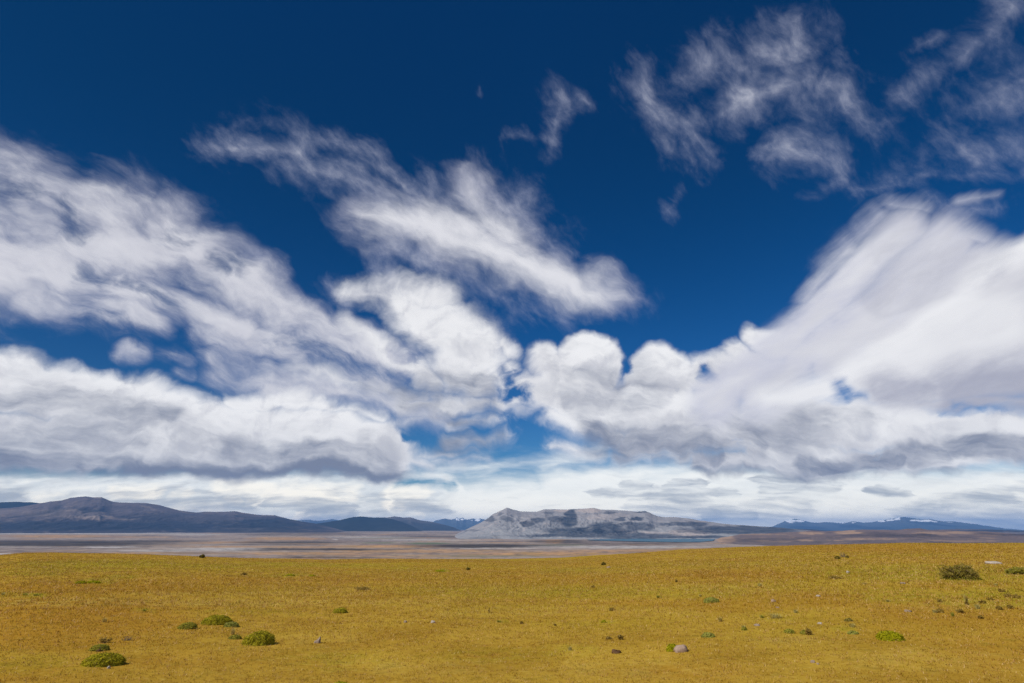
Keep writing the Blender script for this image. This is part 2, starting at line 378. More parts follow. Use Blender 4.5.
D_BRIGHT = [
    (-40, 345, 60, 352, 10, 8, 26, 1.0), (70, 362, 150, 380, 6, 6, 22, 0.9), (170, 395, 240, 405, 8, 10, 26, 0.9), (230, 398, 370, 415, 10, 8, 8, 1.6),
    (585, 345, 600, 350, 10, 10, 26, 1.0), (655, 360, 680, 366, 6, 6, 24, 0.9), (560, 414, 630, 424, 5, 5, 12, 0.9), (640, 402, 690, 408, 5, 5, 12, 0.9),
    (845, 415, 880, 422, 9, 8, 16, 1.0), (900, 412, 960, 430, 4, 6, 16, 0.7), (720, 400, 740, 408, 4, 4, 14, 0.7), (750, 325, 770, 335, 6, 6, 18, 0.9),
    (780, 462, 830, 455, 5, 6, 12, 0.9), (940, 455, 980, 458, 5, 3, 9, 0.9), (640, 462, 690, 468, 4, 4, 9, 0.8), (1000, 432, 1040, 438, 5, 5, 12, 0.7),
    (420, 330, 470, 360, 14, 14, 40, 0.6), (260, 432, 330, 440, 10, 8, 24, 0.7)]
D_GREY = [
    (-40, 418, 110, 422, 12, 14, 22, 0.48), (90, 428, 130, 430, 6, 6, 20, 0.42), (-40, 462, 120, 466, 8, 8, 12, 0.7), (100, 476, 400, 477, 4, 3, 9, 1.5), (130, 472, 360, 473, 5, 4, 12, 1.25), (230, 455, 380, 466, 4, 4, 16, 0.6), (140, 412, 170, 416, 1, 1, 10, 0.5),
    (380, 392, 480, 402, 6, 6, 22, 0.6), (600, 437, 700, 445, 6, 6, 15, 0.72), (700, 448, 760, 446, 4, 4, 12, 0.6), (590, 395, 640, 392, 3, 3, 22, 0.4),
    (700, 476, 960, 475, 4, 3, 7, 1.5), (800, 461, 900, 459, 3, 3, 9, 0.8), (860, 456, 940, 452, 2, 3, 11, 0.65), (660, 458, 720, 460, 3, 3, 8, 0.7), (960, 448, 1060, 458, 4, 6, 12, 0.6), (720, 422, 800, 440, 6, 6, 24, 0.45), (760, 398, 840, 412, 4, 4, 26, 0.4), (590, 476, 640, 472, 4, 3, 8, 0.6), (440, 438, 500, 440, 4, 4, 10, 0.7), (690, 479, 770, 482, 3, 2, 5, 1.1)]

# ---- clear sky, graded to the deep polarised blue
hs = S.new('ShaderNodeHueSaturation')
wt.links.new(sky.outputs[0], hs.inputs['Color'])
hs.inputs['Saturation'].default_value = 1.45
hs.inputs['Hue'].default_value = 0.51
SKYCOL = S.blend('MULTIPLY', 1.0, hs.outputs[0], (0.07, 0.46, 0.50))
low = S.smooth(DZ, 0.0, 0.64)
SKYCOL = S.blend('MULTIPLY', 1.0, SKYCOL, S.mix(low, (5.0, 1.34, 1.60), (0.05, 1.03, 0.95)))

SKYCOL = S.v('SCALE', SKYCOL, scale=S.lin(S.sep(D)[0], -0.65, 0.05, 0.70, 1.0))     # a polarising filter evens out the sky

# ---- scattered fair-weather cloud for the part of the sky behind the viewer
nbk = S.noise(D, 2.2, 8.0, 0.55)
DY = S.sep(D)[1]
AL_K = S.mul(S.smooth(nbk, 0.50, 0.66), S.smooth(DY, 0.2, -0.1))
BASE = S.mix(AL_K, SKYCOL, lum((0.72, 0.73, 0.77)))

W1g = warp(P0, 90.0, 40.0, 3.0, 11.0)            # broad wandering of outlines
W2g = warp(W1g, 24.0, 9.0, 4.0, 57.0)           # small billows
pa_g = warp(warp(P0, 110.0, 34.0, 2.0, 11.0), 30.0, 11.0, 5.0, 91.0)
wc_g = warp(warp(P0, 150.0, 26.0, 2.0, 31.0), 50.0, 6.0, 3.0, 23.0)
wd_g = warp(W1g, 26.0, 15.0, 5.0, 140.0)
wev = S.noise(S.v('MULTIPLY', P0, (1.0, 2.6, 1.0)), 1.0 / 60.0, 5.0, 0.55, color=True)
we_g = S.v('ADD', P0, S.v('MULTIPLY', S.v('SUBTRACT', wev, (0.5, 0.5, 0.5)), (34.0, 12.0, 0.0)))

def over(f, a, b):
    return a if f is None else S.mix(f, a, b)

def wire_tile(idx):
    """the clouds of one tile of the chart, as a node group; each tile nudges its coordinates by a hair"""
    global S
    e = (idx * 2e-3, 0.0, 0.0)
    main, grp = S, bpy.data.node_groups.new('cloud_tile', 'ShaderNodeTree')
    srcs = (('base', BASE), ('W2', W2g), ('pa', pa_g), ('wc', wc_g), ('wd', wd_g), ('we', we_g), ('D', D))
    for nm, _ in srcs:
        grp.interface.new_socket(nm, in_out='INPUT', socket_type='NodeSocketColor' if nm == 'base' else 'NodeSocketVector')
    grp.interface.new_socket('Shader', in_out='OUTPUT', socket_type='NodeSocketShader')
    S = NB(grp)
    gin = S.new('NodeGroupInput').outputs
    c, W2_, pa_, wc_, wd_, we_, D_ = (gin[nm] for nm, _ in srcs)
    # layer E: low bright overcast near the horizon, with bars of shadowed cloud
    we = S.v('ADD', we_, e)
    CE = capsules(we, E_STROKES)
    if CE is not None:
        nev = S.noise(S.v('MULTIPLY', we, (1 / 55.0, 1 / 15.0, 0.0)), 1.0, 6.0, 0.56)
        nev2 = S.noise(S.v('ADD', S.v('MULTIPLY', we, (1 / 30.0, 1 / 10.0, 0.0)), (4.0, 2.0, 3.0)), 1.0, 5.0, 0.55)
        de = S.add(CE, S.mul(S.sub(nev, 0.5), 1.5))
        HE = patches(we, E_HOLES, 2.0, 0.7)
        if HE is not None: HE = S.mul(HE, 0.75)
        AL_E = S.mul(S.smooth(de, -0.3, 1.2), 0.97)
        if HE is not None: AL_E = S.mul(AL_E, S.smooth(S.add(HE, S.mul(S.sub(nev2, 0.5), 1.0)), 0.95, 0.3))
        COL_E = S.mix(S.smooth(nev, 0.3, 0.66), lum((0.72, 0.77, 0.79)), lum((0.98, 1.00, 0.98)))
        nerl = S.sub(nev2, S.noise(S.v('ADD', S.v('MULTIPLY', S.v('ADD', we, (-3.0, 3.5, 0.0)), (1 / 30.0, 1 / 10.0, 0.0)), (4.0, 2.0, 3.0)), 1.0, 4.0, 0.55))
        COL_E = S.mix(S.clamp(S.mul(nerl, 2.6)), COL_E, lum((1.15, 1.13, 1.04)))
        COL_E = S.mix(S.clamp(S.mul(nerl, -2.6)), COL_E, lum((0.60, 0.62, 0.63)))
        veil = patches(we, E_VEIL)
        if veil is not None: COL_E = S.mix(S.mul(veil, 0.8), COL_E, lum((1.10, 1.10, 1.04)))
        cream = patches(we, E_CREAM, 2.0, 0.8)
        if cream is not None: COL_E = S.mix(S.mul(S.smooth(S.add(cream, S.mul(S.sub(nev2, 0.5), 2.0)), 0.15, 1.2), 0.92), COL_E, lum((1.24, 1.18, 1.04)))
        bars = capsules(S.v('ADD', we, S.v('MULTIPLY', S.v('SUBTRACT', S.noise(S.v('MULTIPLY', we, (1 / 26.0, 1 / 9.0, 0.0)), 1.0, 3.0, 0.55, color=True), (0.5, 0.5, 0.5)), (34.0, 7.0, 0.0))), [q[:4] + (q[4] * 0.7, q[5] * 0.7, q[6] * 1.8) + q[7:] for q in E_BARS], offset=1.0, gain=1.0, start=0.0)
        nbar = S.noise(S.v('ADD', S.v('MULTIPLY', we, (1 / 46.0, 1 / 6.5, 0.0)), (1.0, 6.0, 8.0)), 1.0, 6.0, 0.58)
        if bars is not None: COL_E = S.mix(S.mul(S.smooth(S.add(bars, S.mul(S.sub(nbar, 0.5), 2.2)), 0.1, 1.25), 0.85), COL_E, lum((0.36, 0.40, 0.46)))
        # far cloud is seen through long miles of sunlit air: it is brighter and warmer itself
        COL_E = S.blend('MULTIPLY', 1.0, COL_E, S.mix(S.smooth(S.sep(D_)[2], 0.0, 0.075), (1.50, 1.38, 1.18), (1.0, 1.0, 1.0)))
        AL_E = S.max(AL_E, S.mul(S.smooth(S.sep(D_)[2], 0.035, 0.01), 0.95))
        c = S.mix(AL_E, c, COL_E)
    # layer A: thin high wisps
    pa = S.v('ADD', pa_, e)
    CA = capsules(pa, A_STROKES, offset=-0.08, gain=0.8)
    if CA is not None:
        na = S.noise(rot_coords(pa, math.radians(-46), 36.0, 20.0, (3.1, 7.7, 2.0)), 1.0, 8.0, 0.60, 2.1)
        na2 = S.noise(rot_coords(pa, math.radians(-50), 130.0, 60.0, (8.3, 1.7, 5.0)), 1.0, 3.0, 0.5)
        da = S.add(S.add(CA, S.mul(S.sub(na, 0.5), 2.4)), S.mul(S.sub(na2, 0.5), 0.9))
        naf = S.noise(rot_coords(pa, math.radians(-58), 11.0, 5.5, (2.0, 9.7, 1.0)), 1.0, 6.0, 0.64)
        da = S.add(da, S.mul(S.sub(naf, 0.5), 0.45))
        AL_A = S.mul(S.smooth(da, -0.35, 2.35), 0.9)
        COL_A = S.mix(S.smooth(da, 0.1, 1.9), lum((0.46, 0.49, 0.65)), lum((0.84, 0.84, 0.90)))
        c = S.mix(AL_A, c, COL_A)
    # layer B: wind-drawn middle band (left and centre)
    W2 = S.v('ADD', W2_, e)
    CB = capsules(W2, B_STROKES, offset=0.65, gain=2.1)
    if CB is not None:
        nbv = S.noise(rot_coords(W2, math.radians(-30), 62.0, 28.0, (1.2, 4.4, 9.0)), 1.0, 7.0, 0.58, 2.05)
        nbf = S.noise(rot_coords(W2, math.radians(-36), 16.0, 8.0, (6.2, 2.4, 3.0)), 1.0, 5.0, 0.6)
        db = S.add(S.add(CB, S.mul(S.sub(nbv, 0.5), 2.3)), S.mul(S.sub(nbf, 0.5), 0.45))
        HB = patches(W2, B_HOLES, 2.0, 0.7)
        AL_B = S.mul(S.smooth(db, -0.35, 1.7), 0.97)
        if HB is not None: AL_B = S.mul(AL_B, S.smooth(S.add(HB, S.add(S.mul(S.sub(nbv, 0.5), -2.0), S.mul(S.sub(nbf, 0.5), -1.2))), 1.5, 0.25, 0.25, 1.0))
        nbs = S.noise(rot_coords(S.v('ADD', W2, (-7.0, 6.0, 0.0)), math.radians(-30), 62.0, 28.0, (1.2, 4.4, 9.0)), 1.0, 4.0, 0.55, 2.05)
        reb = S.sub(nbv, nbs)
        COL_B = S.mix(S.smooth(db, 0.0, 1.4), lum((0.46, 0.47, 0.60)), lum((0.68, 0.68, 0.74)))
        COL_B = S.mix(S.clamp(S.mul(reb, 2.5)), COL_B, lum((0.80, 0.80, 0.84)))
        COL_B = S.mix(S.clamp(S.mul(reb, -2.0)), COL_B, lum((0.54, 0.54, 0.62)))
        brB = patches(W2, B_BRIGHT)
        if brB is not None: COL_B = S.mix(S.mul(brB, 0.75), COL_B, lum((0.82, 0.82, 0.86)))
        c = S.mix(AL_B, c, COL_B)
    # layer D: heaped cloud: left bank, centre mass, domes, right bank
    wd = S.v('ADD', wd_, e)
    CD = capsules(wd, D_STROKES)
    if CD is not None:
        pdn = S.v('MULTIPLY', wd, (1.0, 1.35, 1.0))
        ndv = S.noise(pdn, 1 / 52.0, 7.0, 0.55)
        nds = S.noise(S.v('ADD', pdn, (-9.0, 9.0, 0.0)), 1 / 52.0, 5.0, 0.52)
        red = S.sub(ndv, nds)
        ndf = S.noise(wd, 1 / 15.0, 5.0, 0.58)
        ndg = S.noise(S.v('ADD', wd, (-3.0, 3.0, 0.0)), 1 / 15.0, 4.0, 0.55)
        dd = S.add(S.add(CD, S.mul(S.sub(ndv, 0.5), 1.9)), S.mul(S.sub(ndf, 0.5), 0.6))
        red = S.add(red, S.mul(S.sub(ndf, ndg), 0.45))
        HD = patches(wd, D_HOLES, 2.0, 0.7)
        AL_D = S.smooth(dd, -0.3, 1.3)
        if HD is not None: AL_D = S.mul(AL_D, S.smooth(S.add(HD, S.add(S.mul(S.sub(ndv, 0.5), -2.0), S.mul(S.sub(ndf, 0.5), -1.4))), 1.15, 0.35))
        COL_D = S.mix(S.smooth(dd, 0.5, 3.0), lum((0.80, 0.80, 0.83)), S.mix(S.smooth(S.noise(rot_coords(wd, math.radians(-14), 60.0, 24.0, (1.0, 8.0, 5.0)), 1.0, 6.0, 0.58), 0.36, 0.64), lum((0.54, 0.55, 0.60)), lum((0.79, 0.79, 0.815))))
        brD = patches(wd, D_BRIGHT)
        if brD is not None: COL_D = S.mix(S.mul(S.clamp(S.add(brD, S.mul(S.sub(ndv, 0.5), 1.4))), 0.85), COL_D, lum((0.92, 0.92, 0.935)))
        COL_D = S.mix(S.clamp(S.mul(red, 3.0)), COL_D, lum((0.90, 0.90, 0.92)))
        COL_D = S.mix(S.clamp(S.mul(red, -2.4)), COL_D, lum((0.50, 0.51, 0.58)))
        ngr = S.noise(rot_coords(wd, math.radians(-10), 74.0, 22.0, (7.0, 3.0, 2.0)), 1.0, 6.0, 0.58)
        gyD = patches(wd, D_GREY, 1.5)
        if gyD is not None: COL_D = S.mix(S.mul(S.smooth(S.add(gyD, S.add(S.mul(S.sub(ngr, 0.5), 1.7), S.mul(S.sub(ndf, 0.5), 0.5))), 0.0, 1.15), 0.94), COL_D, lum((0.175, 0.205, 0.295)))
        c = S.mix(AL_D, c, COL_D)
    # layer C: great smooth lens cloud on the right: a greyer lobe behind, a bright lobe in front
    wc = S.v('ADD', wc_, e)
    for strokes, front in ((C1_STROKES, False), (C2_STROKES, True)):
        CC = capsules(wc, strokes, offset=0.0, gain=6.0)
        if CC is None: continue
        o_ = 4.0 if front else 0.0
        ncv = S.noise(rot_coords(wc, math.radians(40 - 2 * o_), 130.0, 34.0, (4.0 + o_, 2.0, 1.0)), 1.0, 6.0, 0.55)
        ncs = S.noise(rot_coords(wc, math.radians(44 - 4 * o_), 90.0, 9.0, (9.0, 5.0 + o_, 4.0)), 1.0, 5.0, 0.55)
        ncf = S.noise(rot_coords(wc, math.radians(36 - 2 * o_), 34.0, 15.0, (2.0 + o_, 7.0, 1.0)), 1.0, 6.0, 0.6)
        rough_ = S.add(S.add(S.mul(S.sub(ncv, 0.5), 1.5), S.mul(S.sub(ncs, 0.5), 0.5)), S.mul(S.sub(ncf, 0.5), 0.7))
        dc = S.add(CC, rough_)
        AL_C = S.smooth(dc, -0.45, 1.1)
        HC = patches(wc, C_HOLES, 2.0, 0.7)
        if HC is not None: AL_C = S.mul(AL_C, S.smooth(S.add(HC, S.add(S.mul(S.sub(ncv, 0.5), -1.6), S.mul(S.sub(ncf, 0.5), -1.4))), 1.4, 0.25))
        body = S.add(dc, S.mul(S.sub(ncf, 0.5), 2.0))
        if front:
            COL_C = S.mix(S.smooth(body, 0.6, 4.2), lum((0.88, 0.88, 0.905)), lum((0.64, 0.64, 0.695)))
        else:
            COL_C = S.mix(S.smooth(body, 0.0, 2.0), lum((0.60, 0.61, 0.72)), lum((0.69, 0.69, 0.745)))
        soft = S.noise(rot_coords(wc, math.radians(26), 150.0, 46.0, (2.0, 8.0 + o_, 6.0)), 1.0, 5.0, 0.55)
        COL_C = S.mix(S.mul(S.smooth(soft, 0.42, 0.66), 0.55), COL_C, lum((0.84, 0.84, 0.87)))
        COL_C = S.mix(S.mul(S.smooth(soft, 0.44, 0.30), 0.45), COL_C, lum((0.52, 0.53, 0.61)))
        brC = patches(wc, C_BRIGHT)
        if brC is not None and front: COL_C = S.mix(S.mul(S.smooth(S.add(brC, S.mul(S.sub(ncf, 0.5), 0.9)), 0.1, 1.1), 0.75), COL_C, lum((0.88, 0.88, 0.90)))
        gyC = patches(wc, C_GREY, 1.2)
        if gyC is not None: COL_C = S.mix(S.mul(S.smooth(S.add(gyC, S.mul(S.sub(ncf, 0.5), 0.8)), 0.05, 1.1), 0.85), COL_C, lum((0.36, 0.37, 0.47)))
        c = S.mix(AL_C, c, COL_C)
    b = S.new('ShaderNodeBackground')
    grp.links.new(c, b.inputs['Color'])
    b.inputs['Strength'].default_value = SKY_STRENGTH
    grp.links.new(b.outputs[0], S.new('NodeGroupOutput').inputs[0])
    S = main
    n = S.new('ShaderNodeGroup')
    n.node_tree = grp
    for nm, src in srcs:
        wt.links.new(src, n.inputs[nm])
    return n.outputs[0]

def mixsh(f, a, b):
    n = S.new('ShaderNodeMixShader')
    wt.links.new(f, n.inputs[0]); wt.links.new(a, n.inputs[1]); wt.links.new(b, n.inputs[2])
    return n.outputs[0]

# the chart is wired in tiles, so that each direction only evaluates the strokes near it
BIG = 1e5
XT = [chart(300, 300)[0], chart(512, 300)[0], chart(680, 300)[0], chart(850, 300)[0]]
YT = [chart(512, 462)[1], chart(512, 370)[1], chart(512, 250)[1]]
xe = [-BIG] + XT + [BIG]
ye = [-BIG] + YT + [BIG]
row_shaders = []
k = 0
for j in range(len(ye) - 1):
    sh = None
    for i in range(len(xe) - 1):
        k += 1
        TILE = (xe[i], ye[j], xe[i + 1], ye[j + 1])
        t_ = wire_tile(k)
        sh = t_ if sh is None else mixsh(S.m('GREATER_THAN', PX, xe[i]), sh, t_)
    row_shaders.append(sh)
sh = row_shaders[0]
for j in range(1, len(row_shaders)):
    sh = mixsh(S.m('GREATER_THAN', PY, ye[j]), sh, row_shaders[j])
# everything the viewer never faces: plain sky with the scattered cloud
bb = S.new('ShaderNodeBackground')
wt.links.new(BASE, bb.inputs['Color']); bb.inputs['Strength'].default_value = SKY_STRENGTH
sh = mixsh(S.m('GREATER_THAN', S.v('DOT_PRODUCT', D, tuple(A_)), 0.25), bb.outputs[0], sh)
wt.links.new(sh, out.inputs['Surface'])
world.cycles.sampling_method = 'NONE'
world.cycles.sample_map_resolution = 512
# ------------------------------------------------------------------ land: numpy helpers
def hash2(ix, iy, seed):
    h = (ix.astype(np.int64) * 374761393 + iy.astype(np.int64) * 668265263 + seed * 974711) & 0x7fffffff
    h = ((h ^ (h >> 13)) * 1274126177) & 0x7fffffff
    h = h ^ (h >> 16)
    return (h & 0xffff) / 65535.0
def vnoise(x, y, seed=0):
    """gradient noise, about -1..1"""
    x = np.asarray(x, float); y = np.asarray(y, float)
    ix, iy = np.floor(x), np.floor(y)
    fx, fy = x - ix, y - iy
    ux, uy = fx * fx * fx * (fx * (fx * 6 - 15) + 10), fy * fy * fy * (fy * (fy * 6 - 15) + 10)
    r = 0
    for dx in (0, 1):
        for dy in (0, 1):
            a = hash2(ix + dx, iy + dy, seed) * 2 * np.pi
            g = np.cos(a) * (fx - dx) + np.sin(a) * (fy - dy)
            r = r + g * (ux if dx else 1 - ux) * (uy if dy else 1 - uy)
    return r * 1.5
def fbm(x, y, seed=0, oct_=4, gain=0.5, lac=2.03):
    s, a, r = 0, 1.0, 0
    for k in range(oct_):
        r = r + a * vnoise(x, y, seed + 17 * k); s += a
        a *= gain; x = x * lac + 5.3; y = y * lac - 2.7
    return r / s
def ridged(x, y, seed=0, oct_=5):
    s, a, r = 0, 1.0, 0
    for k in range(oct_):
        r = r + a * (1 - np.abs(vnoise(x, y, seed + 31 * k))); s += a
        a *= 0.5; x = x * 2.1 + 3.1; y = y * 2.1 + 1.3
    return r / s
def sstep(x, a, b):
    t = np.clip((x - a) / (b - a), 0, 1)
    return t * t * (3 - 2 * t)
def spots(px, py, lst, e0=1.35, e1=0.45):
    """soft elliptical patches (cx, cy, rx, ry, strength): how much of each place carries a certain plant, soil or painted shade"""
    r = np.zeros(np.shape(px))
    for cx, cy, rx, ry, g in lst:
        q = np.sqrt(((px - cx) / rx) ** 2 + ((py - cy) / ry) ** 2)
        r = np.maximum(r, g * sstep(q, e0, e1))
    return r

def mesh_from(name, verts, faces, mats=(), smooth=True, attrs=None, parent=None, loc=None):
    """numpy verts (n,3) and faces (list of arrays of equal-length index rows) -> one linked mesh object"""
    me = bpy.data.meshes.new(name)
    verts = np.asarray(verts, np.float32)
    if not isinstance(faces, list): faces = [faces]
    faces = [np.asarray(f, np.int32) for f in faces if len(f)]
    nl = sum(f.size for f in faces); nf = sum(len(f) for f in faces)
    me.vertices.add(len(verts)); me.vertices.foreach_set('co', verts.ravel())
    me.loops.add(nl); me.loops.foreach_set('vertex_index', np.concatenate([f.ravel() for f in faces]))
    me.polygons.add(nf)
    tot = np.concatenate([np.full(len(f), f.shape[1], np.int32) for f in faces])
    me.polygons.foreach_set('loop_start', np.concatenate([[0], np.cumsum(tot)[:-1]]).astype(np.int32))
    me.polygons.foreach_set('use_smooth', np.full(nf, smooth, bool))
    for k, arr in (attrs or {}).items():
        a = me.attributes.new(k, 'FLOAT', 'POINT')
        a.data.foreach_set('value', np.asarray(arr, np.float32).ravel())
    me.update(calc_edges=True)
    me.validate()
    for m in mats: me.materials.append(m)
    ob = bpy.data.objects.new(name, me)
    COL.objects.link(ob)
    if parent is not None: ob.parent = parent
    if loc is not None: ob.location = loc
    return ob

def material(name):
    m = bpy.data.materials.new(name); m.use_nodes = True
    t = m.node_tree; t.nodes.clear()
    B = NB(t)
    o = B.new('ShaderNodeOutputMaterial'); p = B.new('ShaderNodeBsdfPrincipled')
    t.links.new(p.outputs[0], o.inputs[0])
    p.inputs['Roughness'].default_value = 0.85
    p.inputs['Specular IOR Level'].default_value = 0.15
    return m, B, p
def attr(B, name):
    n = B.new('ShaderNodeAttribute', attribute_name=name)
    return n.outputs['Fac']
def pos(B):
    return B.new('ShaderNodeNewGeometry').outputs['Position']

# ------------------------------------------------------------------ terrain shape
CREST = [(-60, 555), (0, 555), (25, 552.6), (50, 552), (100, 553.4), (150, 555.3), (200, 557), (260, 558.4), (340, 558.6), (400, 558.3),
         (450, 558.5), (510, 559), (560, 557.6), (600, 555.5), (640, 553), (680, 549.6), (720, 547.6), (760, 546.2), (800, 545), (840, 544),
         (900, 543), (960, 544), (1024, 543.5), (1090, 543)]
def az_slope(x, y):
    d = ray(x, y)
    return math.atan2(d[0], d[1]), -d[2] / math.hypot(d[0], d[1])
_cr = np.array([az_slope(x, y) for x, y in CREST])
PLAIN = -110.0
def crest_s(az):
    return np.interp(az, _cr[:, 0], _cr[:, 1])
def crest_d(az):
    return 165 + 30 * np.sin(az * 5.0 + 1.0) + 12 * np.sin(az * 17.0)
def ground_z(X, Y):
    X = np.asarray(X, float); Y = np.asarray(Y, float)
    r = np.hypot(X, Y); az = np.arctan2(X, Y)
    sc, dc = crest_s(az), crest_d(az)
    m = sc - CAM_Z / dc
    z_near = -m * r
    z_fall = CAM_Z - r * (sc + 0.022 * (1 - np.exp(-np.maximum(r - dc, 0) / 120.0)))
    z = np.where(r < dc, z_near, z_fall)
    near = sstep(r, 3000, 300)
    z = z + near * (0.018 * vnoise(X / 0.9, Y / 0.9, 3) * sstep(r, 60, 20) + 0.05 * vnoise(X / 5, Y / 5, 4) * sstep(r, 4, 14)
                    + 0.16 * vnoise(X / 27, Y / 27, 5) * sstep(r, 20, 70) + 0.25 * vnoise(X / 90, Y / 60, 9) * sstep(r, 60, 160))
    und = -2.5 + 2.5 * fbm(X / 1300, Y / 700, 8, 3) + 1.2 * vnoise(X / 300, Y / 260, 12)
    plain = PLAIN + np.minimum(und, 0.0) * sstep(r, 600, 2500) + 50 * sstep(r, 7000, 12500) * sstep(az, 0.02, -0.12)
    k = 6.0
    d = np.clip((z - plain) / k, -40, 40)
    return plain + k * np.log1p(np.exp(d)) * (d > -39)          # smooth maximum of slope and plain
def ground_point(x, y):
    """point of the plateau seen at photo pixel (x, y)"""
    d = ray(x, y); h = math.hypot(d[0], d[1])
    lo, hi = 2.0, float(crest_d(math.atan2(d[0], d[1])))
    r = None
    n = 900
    rs = lo * (hi * 1.02 / lo) ** (np.arange(n) / (n - 1))
    zz = ground_z(rs * d[0] / h, rs * d[1] / h)
    below = np.nonzero(CAM_Z + rs * d[2] / h <= zz)[0]
    r = rs[below[0]] if len(below) else hi
    X, Y = r * d[0] / h, r * d[1] / h
    return float(X), float(Y), float(ground_z(X, Y))

# where special plants and soils grow and cloud shade is painted in (in the photo's frame, laid onto the land)
GREEN = [(90, 564, 95, 4.5, 0.75), (100, 581, 22, 3, 0.8), (120, 577, 18, 2.4, 0.7), (30, 574, 40, 2, 0.6), (60, 570, 80, 3, 0.5), (200, 566, 60, 3, 0.55),
         (290, 575, 22, 2, 0.8), (290, 565, 60, 3, 0.6), (350, 566, 50, 3, 0.6), (405, 568, 26, 3.0, 0.7), (440, 570.5, 10, 1.6, 1.1), (430, 590, 40, 6, 0.3), (480, 592, 70, 7, 0.45),
         (570, 594, 70, 6, 0.5), (620, 592, 60, 5, 0.4), (590, 570, 60, 4, 0.35), (645, 572, 30, 2, 0.5), (690, 592, 60, 7, 0.4), (700, 565, 90, 5, 0.35),
         (840, 566, 60, 6, 0.45), (900, 572, 110, 9, 0.75), (985, 575, 60, 10, 0.6), (910, 596, 70, 8, 0.55), (990, 598, 60, 12, 0.75), (1010, 575, 30, 5, 0.7),
         (780, 618, 30, 4, 0.3), (570, 650, 30, 6, 0.35), (340, 660, 60, 12, 0.3), (30, 665, 60, 12, 0.25), (500, 655, 80, 8, 0.3), (845, 628, 20, 4, 0.5), (240, 612, 60, 4, 0.25), (2, 594, 30, 4, 0.5), (30, 595, 20, 2.5, 0.8), (144, 610, 12, 2, 0.6), (505, 621, 10, 2, 0.6), (604, 622, 8, 3, 0.6)]
STRAW = [(80, 602, 120, 4, 0.8), (240, 603, 140, 3.6, 0.75), (400, 602, 120, 3, 0.5), (220, 594, 130, 2.6, 0.6), (330, 590, 60, 3, 0.3), (500, 612, 80, 6, 0.45), (700, 588, 100, 5, 0.3),
         (640, 612, 80, 5, 0.25), (740, 588, 50, 4, 0.35), (540, 611, 60, 5, 0.4), (800, 640, 60, 3, 0.45), (950, 604, 60, 6, 0.3), (930, 660, 90, 12, 0.25), (640, 670, 120, 10, 0.3), (900, 583, 50, 2, 0.25), (420, 668, 90, 8, 0.3), (320, 640, 60, 7, 0.25)]
RUST_AND_SHADE = [(40, 620, 170, 34, 0.85), (90, 590, 160, 10, 0.7), (960, 610, 120, 20, 0.6), (1000, 650, 60, 30, 0.5), (20, 670, 60, 14, 0.5), (120, 590, 140, 5, 0.5), (60, 630, 120, 18, 0.5), (300, 580, 180, 3, 0.4), (560, 580, 160, 5, 0.45), (760, 575, 120, 5, 0.5), (830, 600, 90, 9, 0.6), (880, 548, 120, 5, 0.5),
        (740, 605, 90, 7, 0.55), (560, 615, 90, 6, 0.35), (640, 603, 80, 3, 0.5), (920, 630, 90, 12, 0.4), (700, 672, 80, 10, 0.4), (980, 620, 60, 7, 0.5), (180, 660, 80, 12, 0.35), (960, 585, 60, 4, 0.4)]  # russet grass; the side patches also paint in some shade
CLOUD_SHADE = [(60, 543.5, 120, 3.4, 1.0), (150, 541.5, 60, 1.4, 0.8), (290, 542.5, 60, 1.3, 0.9), (330, 549.5, 70, 1.2, 1.0), (255, 549.6, 40, 1.3, 0.9), (480, 546, 75, 2.2, 1.0),  # dark bands of cloud shadow, painted into the plain
             (560, 541.5, 40, 1.6, 0.8), (590, 544, 55, 1.0, 0.5), (270, 544.5, 60, 0.8, 0.6), (440, 536.5, 60, 1.2, 0.6), (300, 533.5, 60, 2.4, 0.55), (640, 544, 50, 1.0, 0.5), (330, 557.5, 60, 0.8, 0.7), (200, 553, 40, 1.0, 0.4)]
SALT = [(60, 533, 140, 1.2, 0.8), (112, 547.2, 24, 0.7, 1.0), (220, 549, 45, 1.5, 0.8), (165, 550.6, 60, 0.7, 0.7), (0, 554, 18, 1.0, 1.0), (335, 539.4, 3, 0.6, 1.0), (500, 548.2, 60, 0.6, 0.8),
        (630, 547, 90, 1.3, 0.75), (560, 546.6, 30, 0.8, 0.5), (430, 540, 70, 0.8, 0.6), (200, 534.5, 40, 0.7, 0.6), (360, 537, 50, 1.0, 0.5), (20, 547, 80, 0.6, 0.4)]
TAN = [(60, 536.3, 60, 1.7, 0.9), (140, 537, 30, 1.2, 0.5), (285, 538.5, 45, 1.6, 0.9), (300, 547, 60, 1.0, 0.7), (230, 542.3, 45, 0.7, 0.9), (230, 547.3, 30, 0.7, 0.6), (380, 546.5, 60, 1.6, 0.9),
       (300, 553.5, 90, 1.6, 0.8), (430, 551, 90, 1.8, 0.8), (553, 541.5, 13, 2.2, 1.0), (545, 554, 80, 2.4, 1.0), (620, 551, 70, 1.4, 0.8), (420, 556, 70, 1.4, 0.6), (140, 553, 50, 0.7, 0.8), (470, 540, 40, 0.7, 0.6)]
LUSH = [(430, 543.4, 24, 1.0, 0.9), (380, 542.7, 20, 0.8, 0.7), (560, 545, 30, 0.7, 0.6), (385, 538, 40, 0.8, 0.4), (480, 556, 60, 1.4, 0.4)]

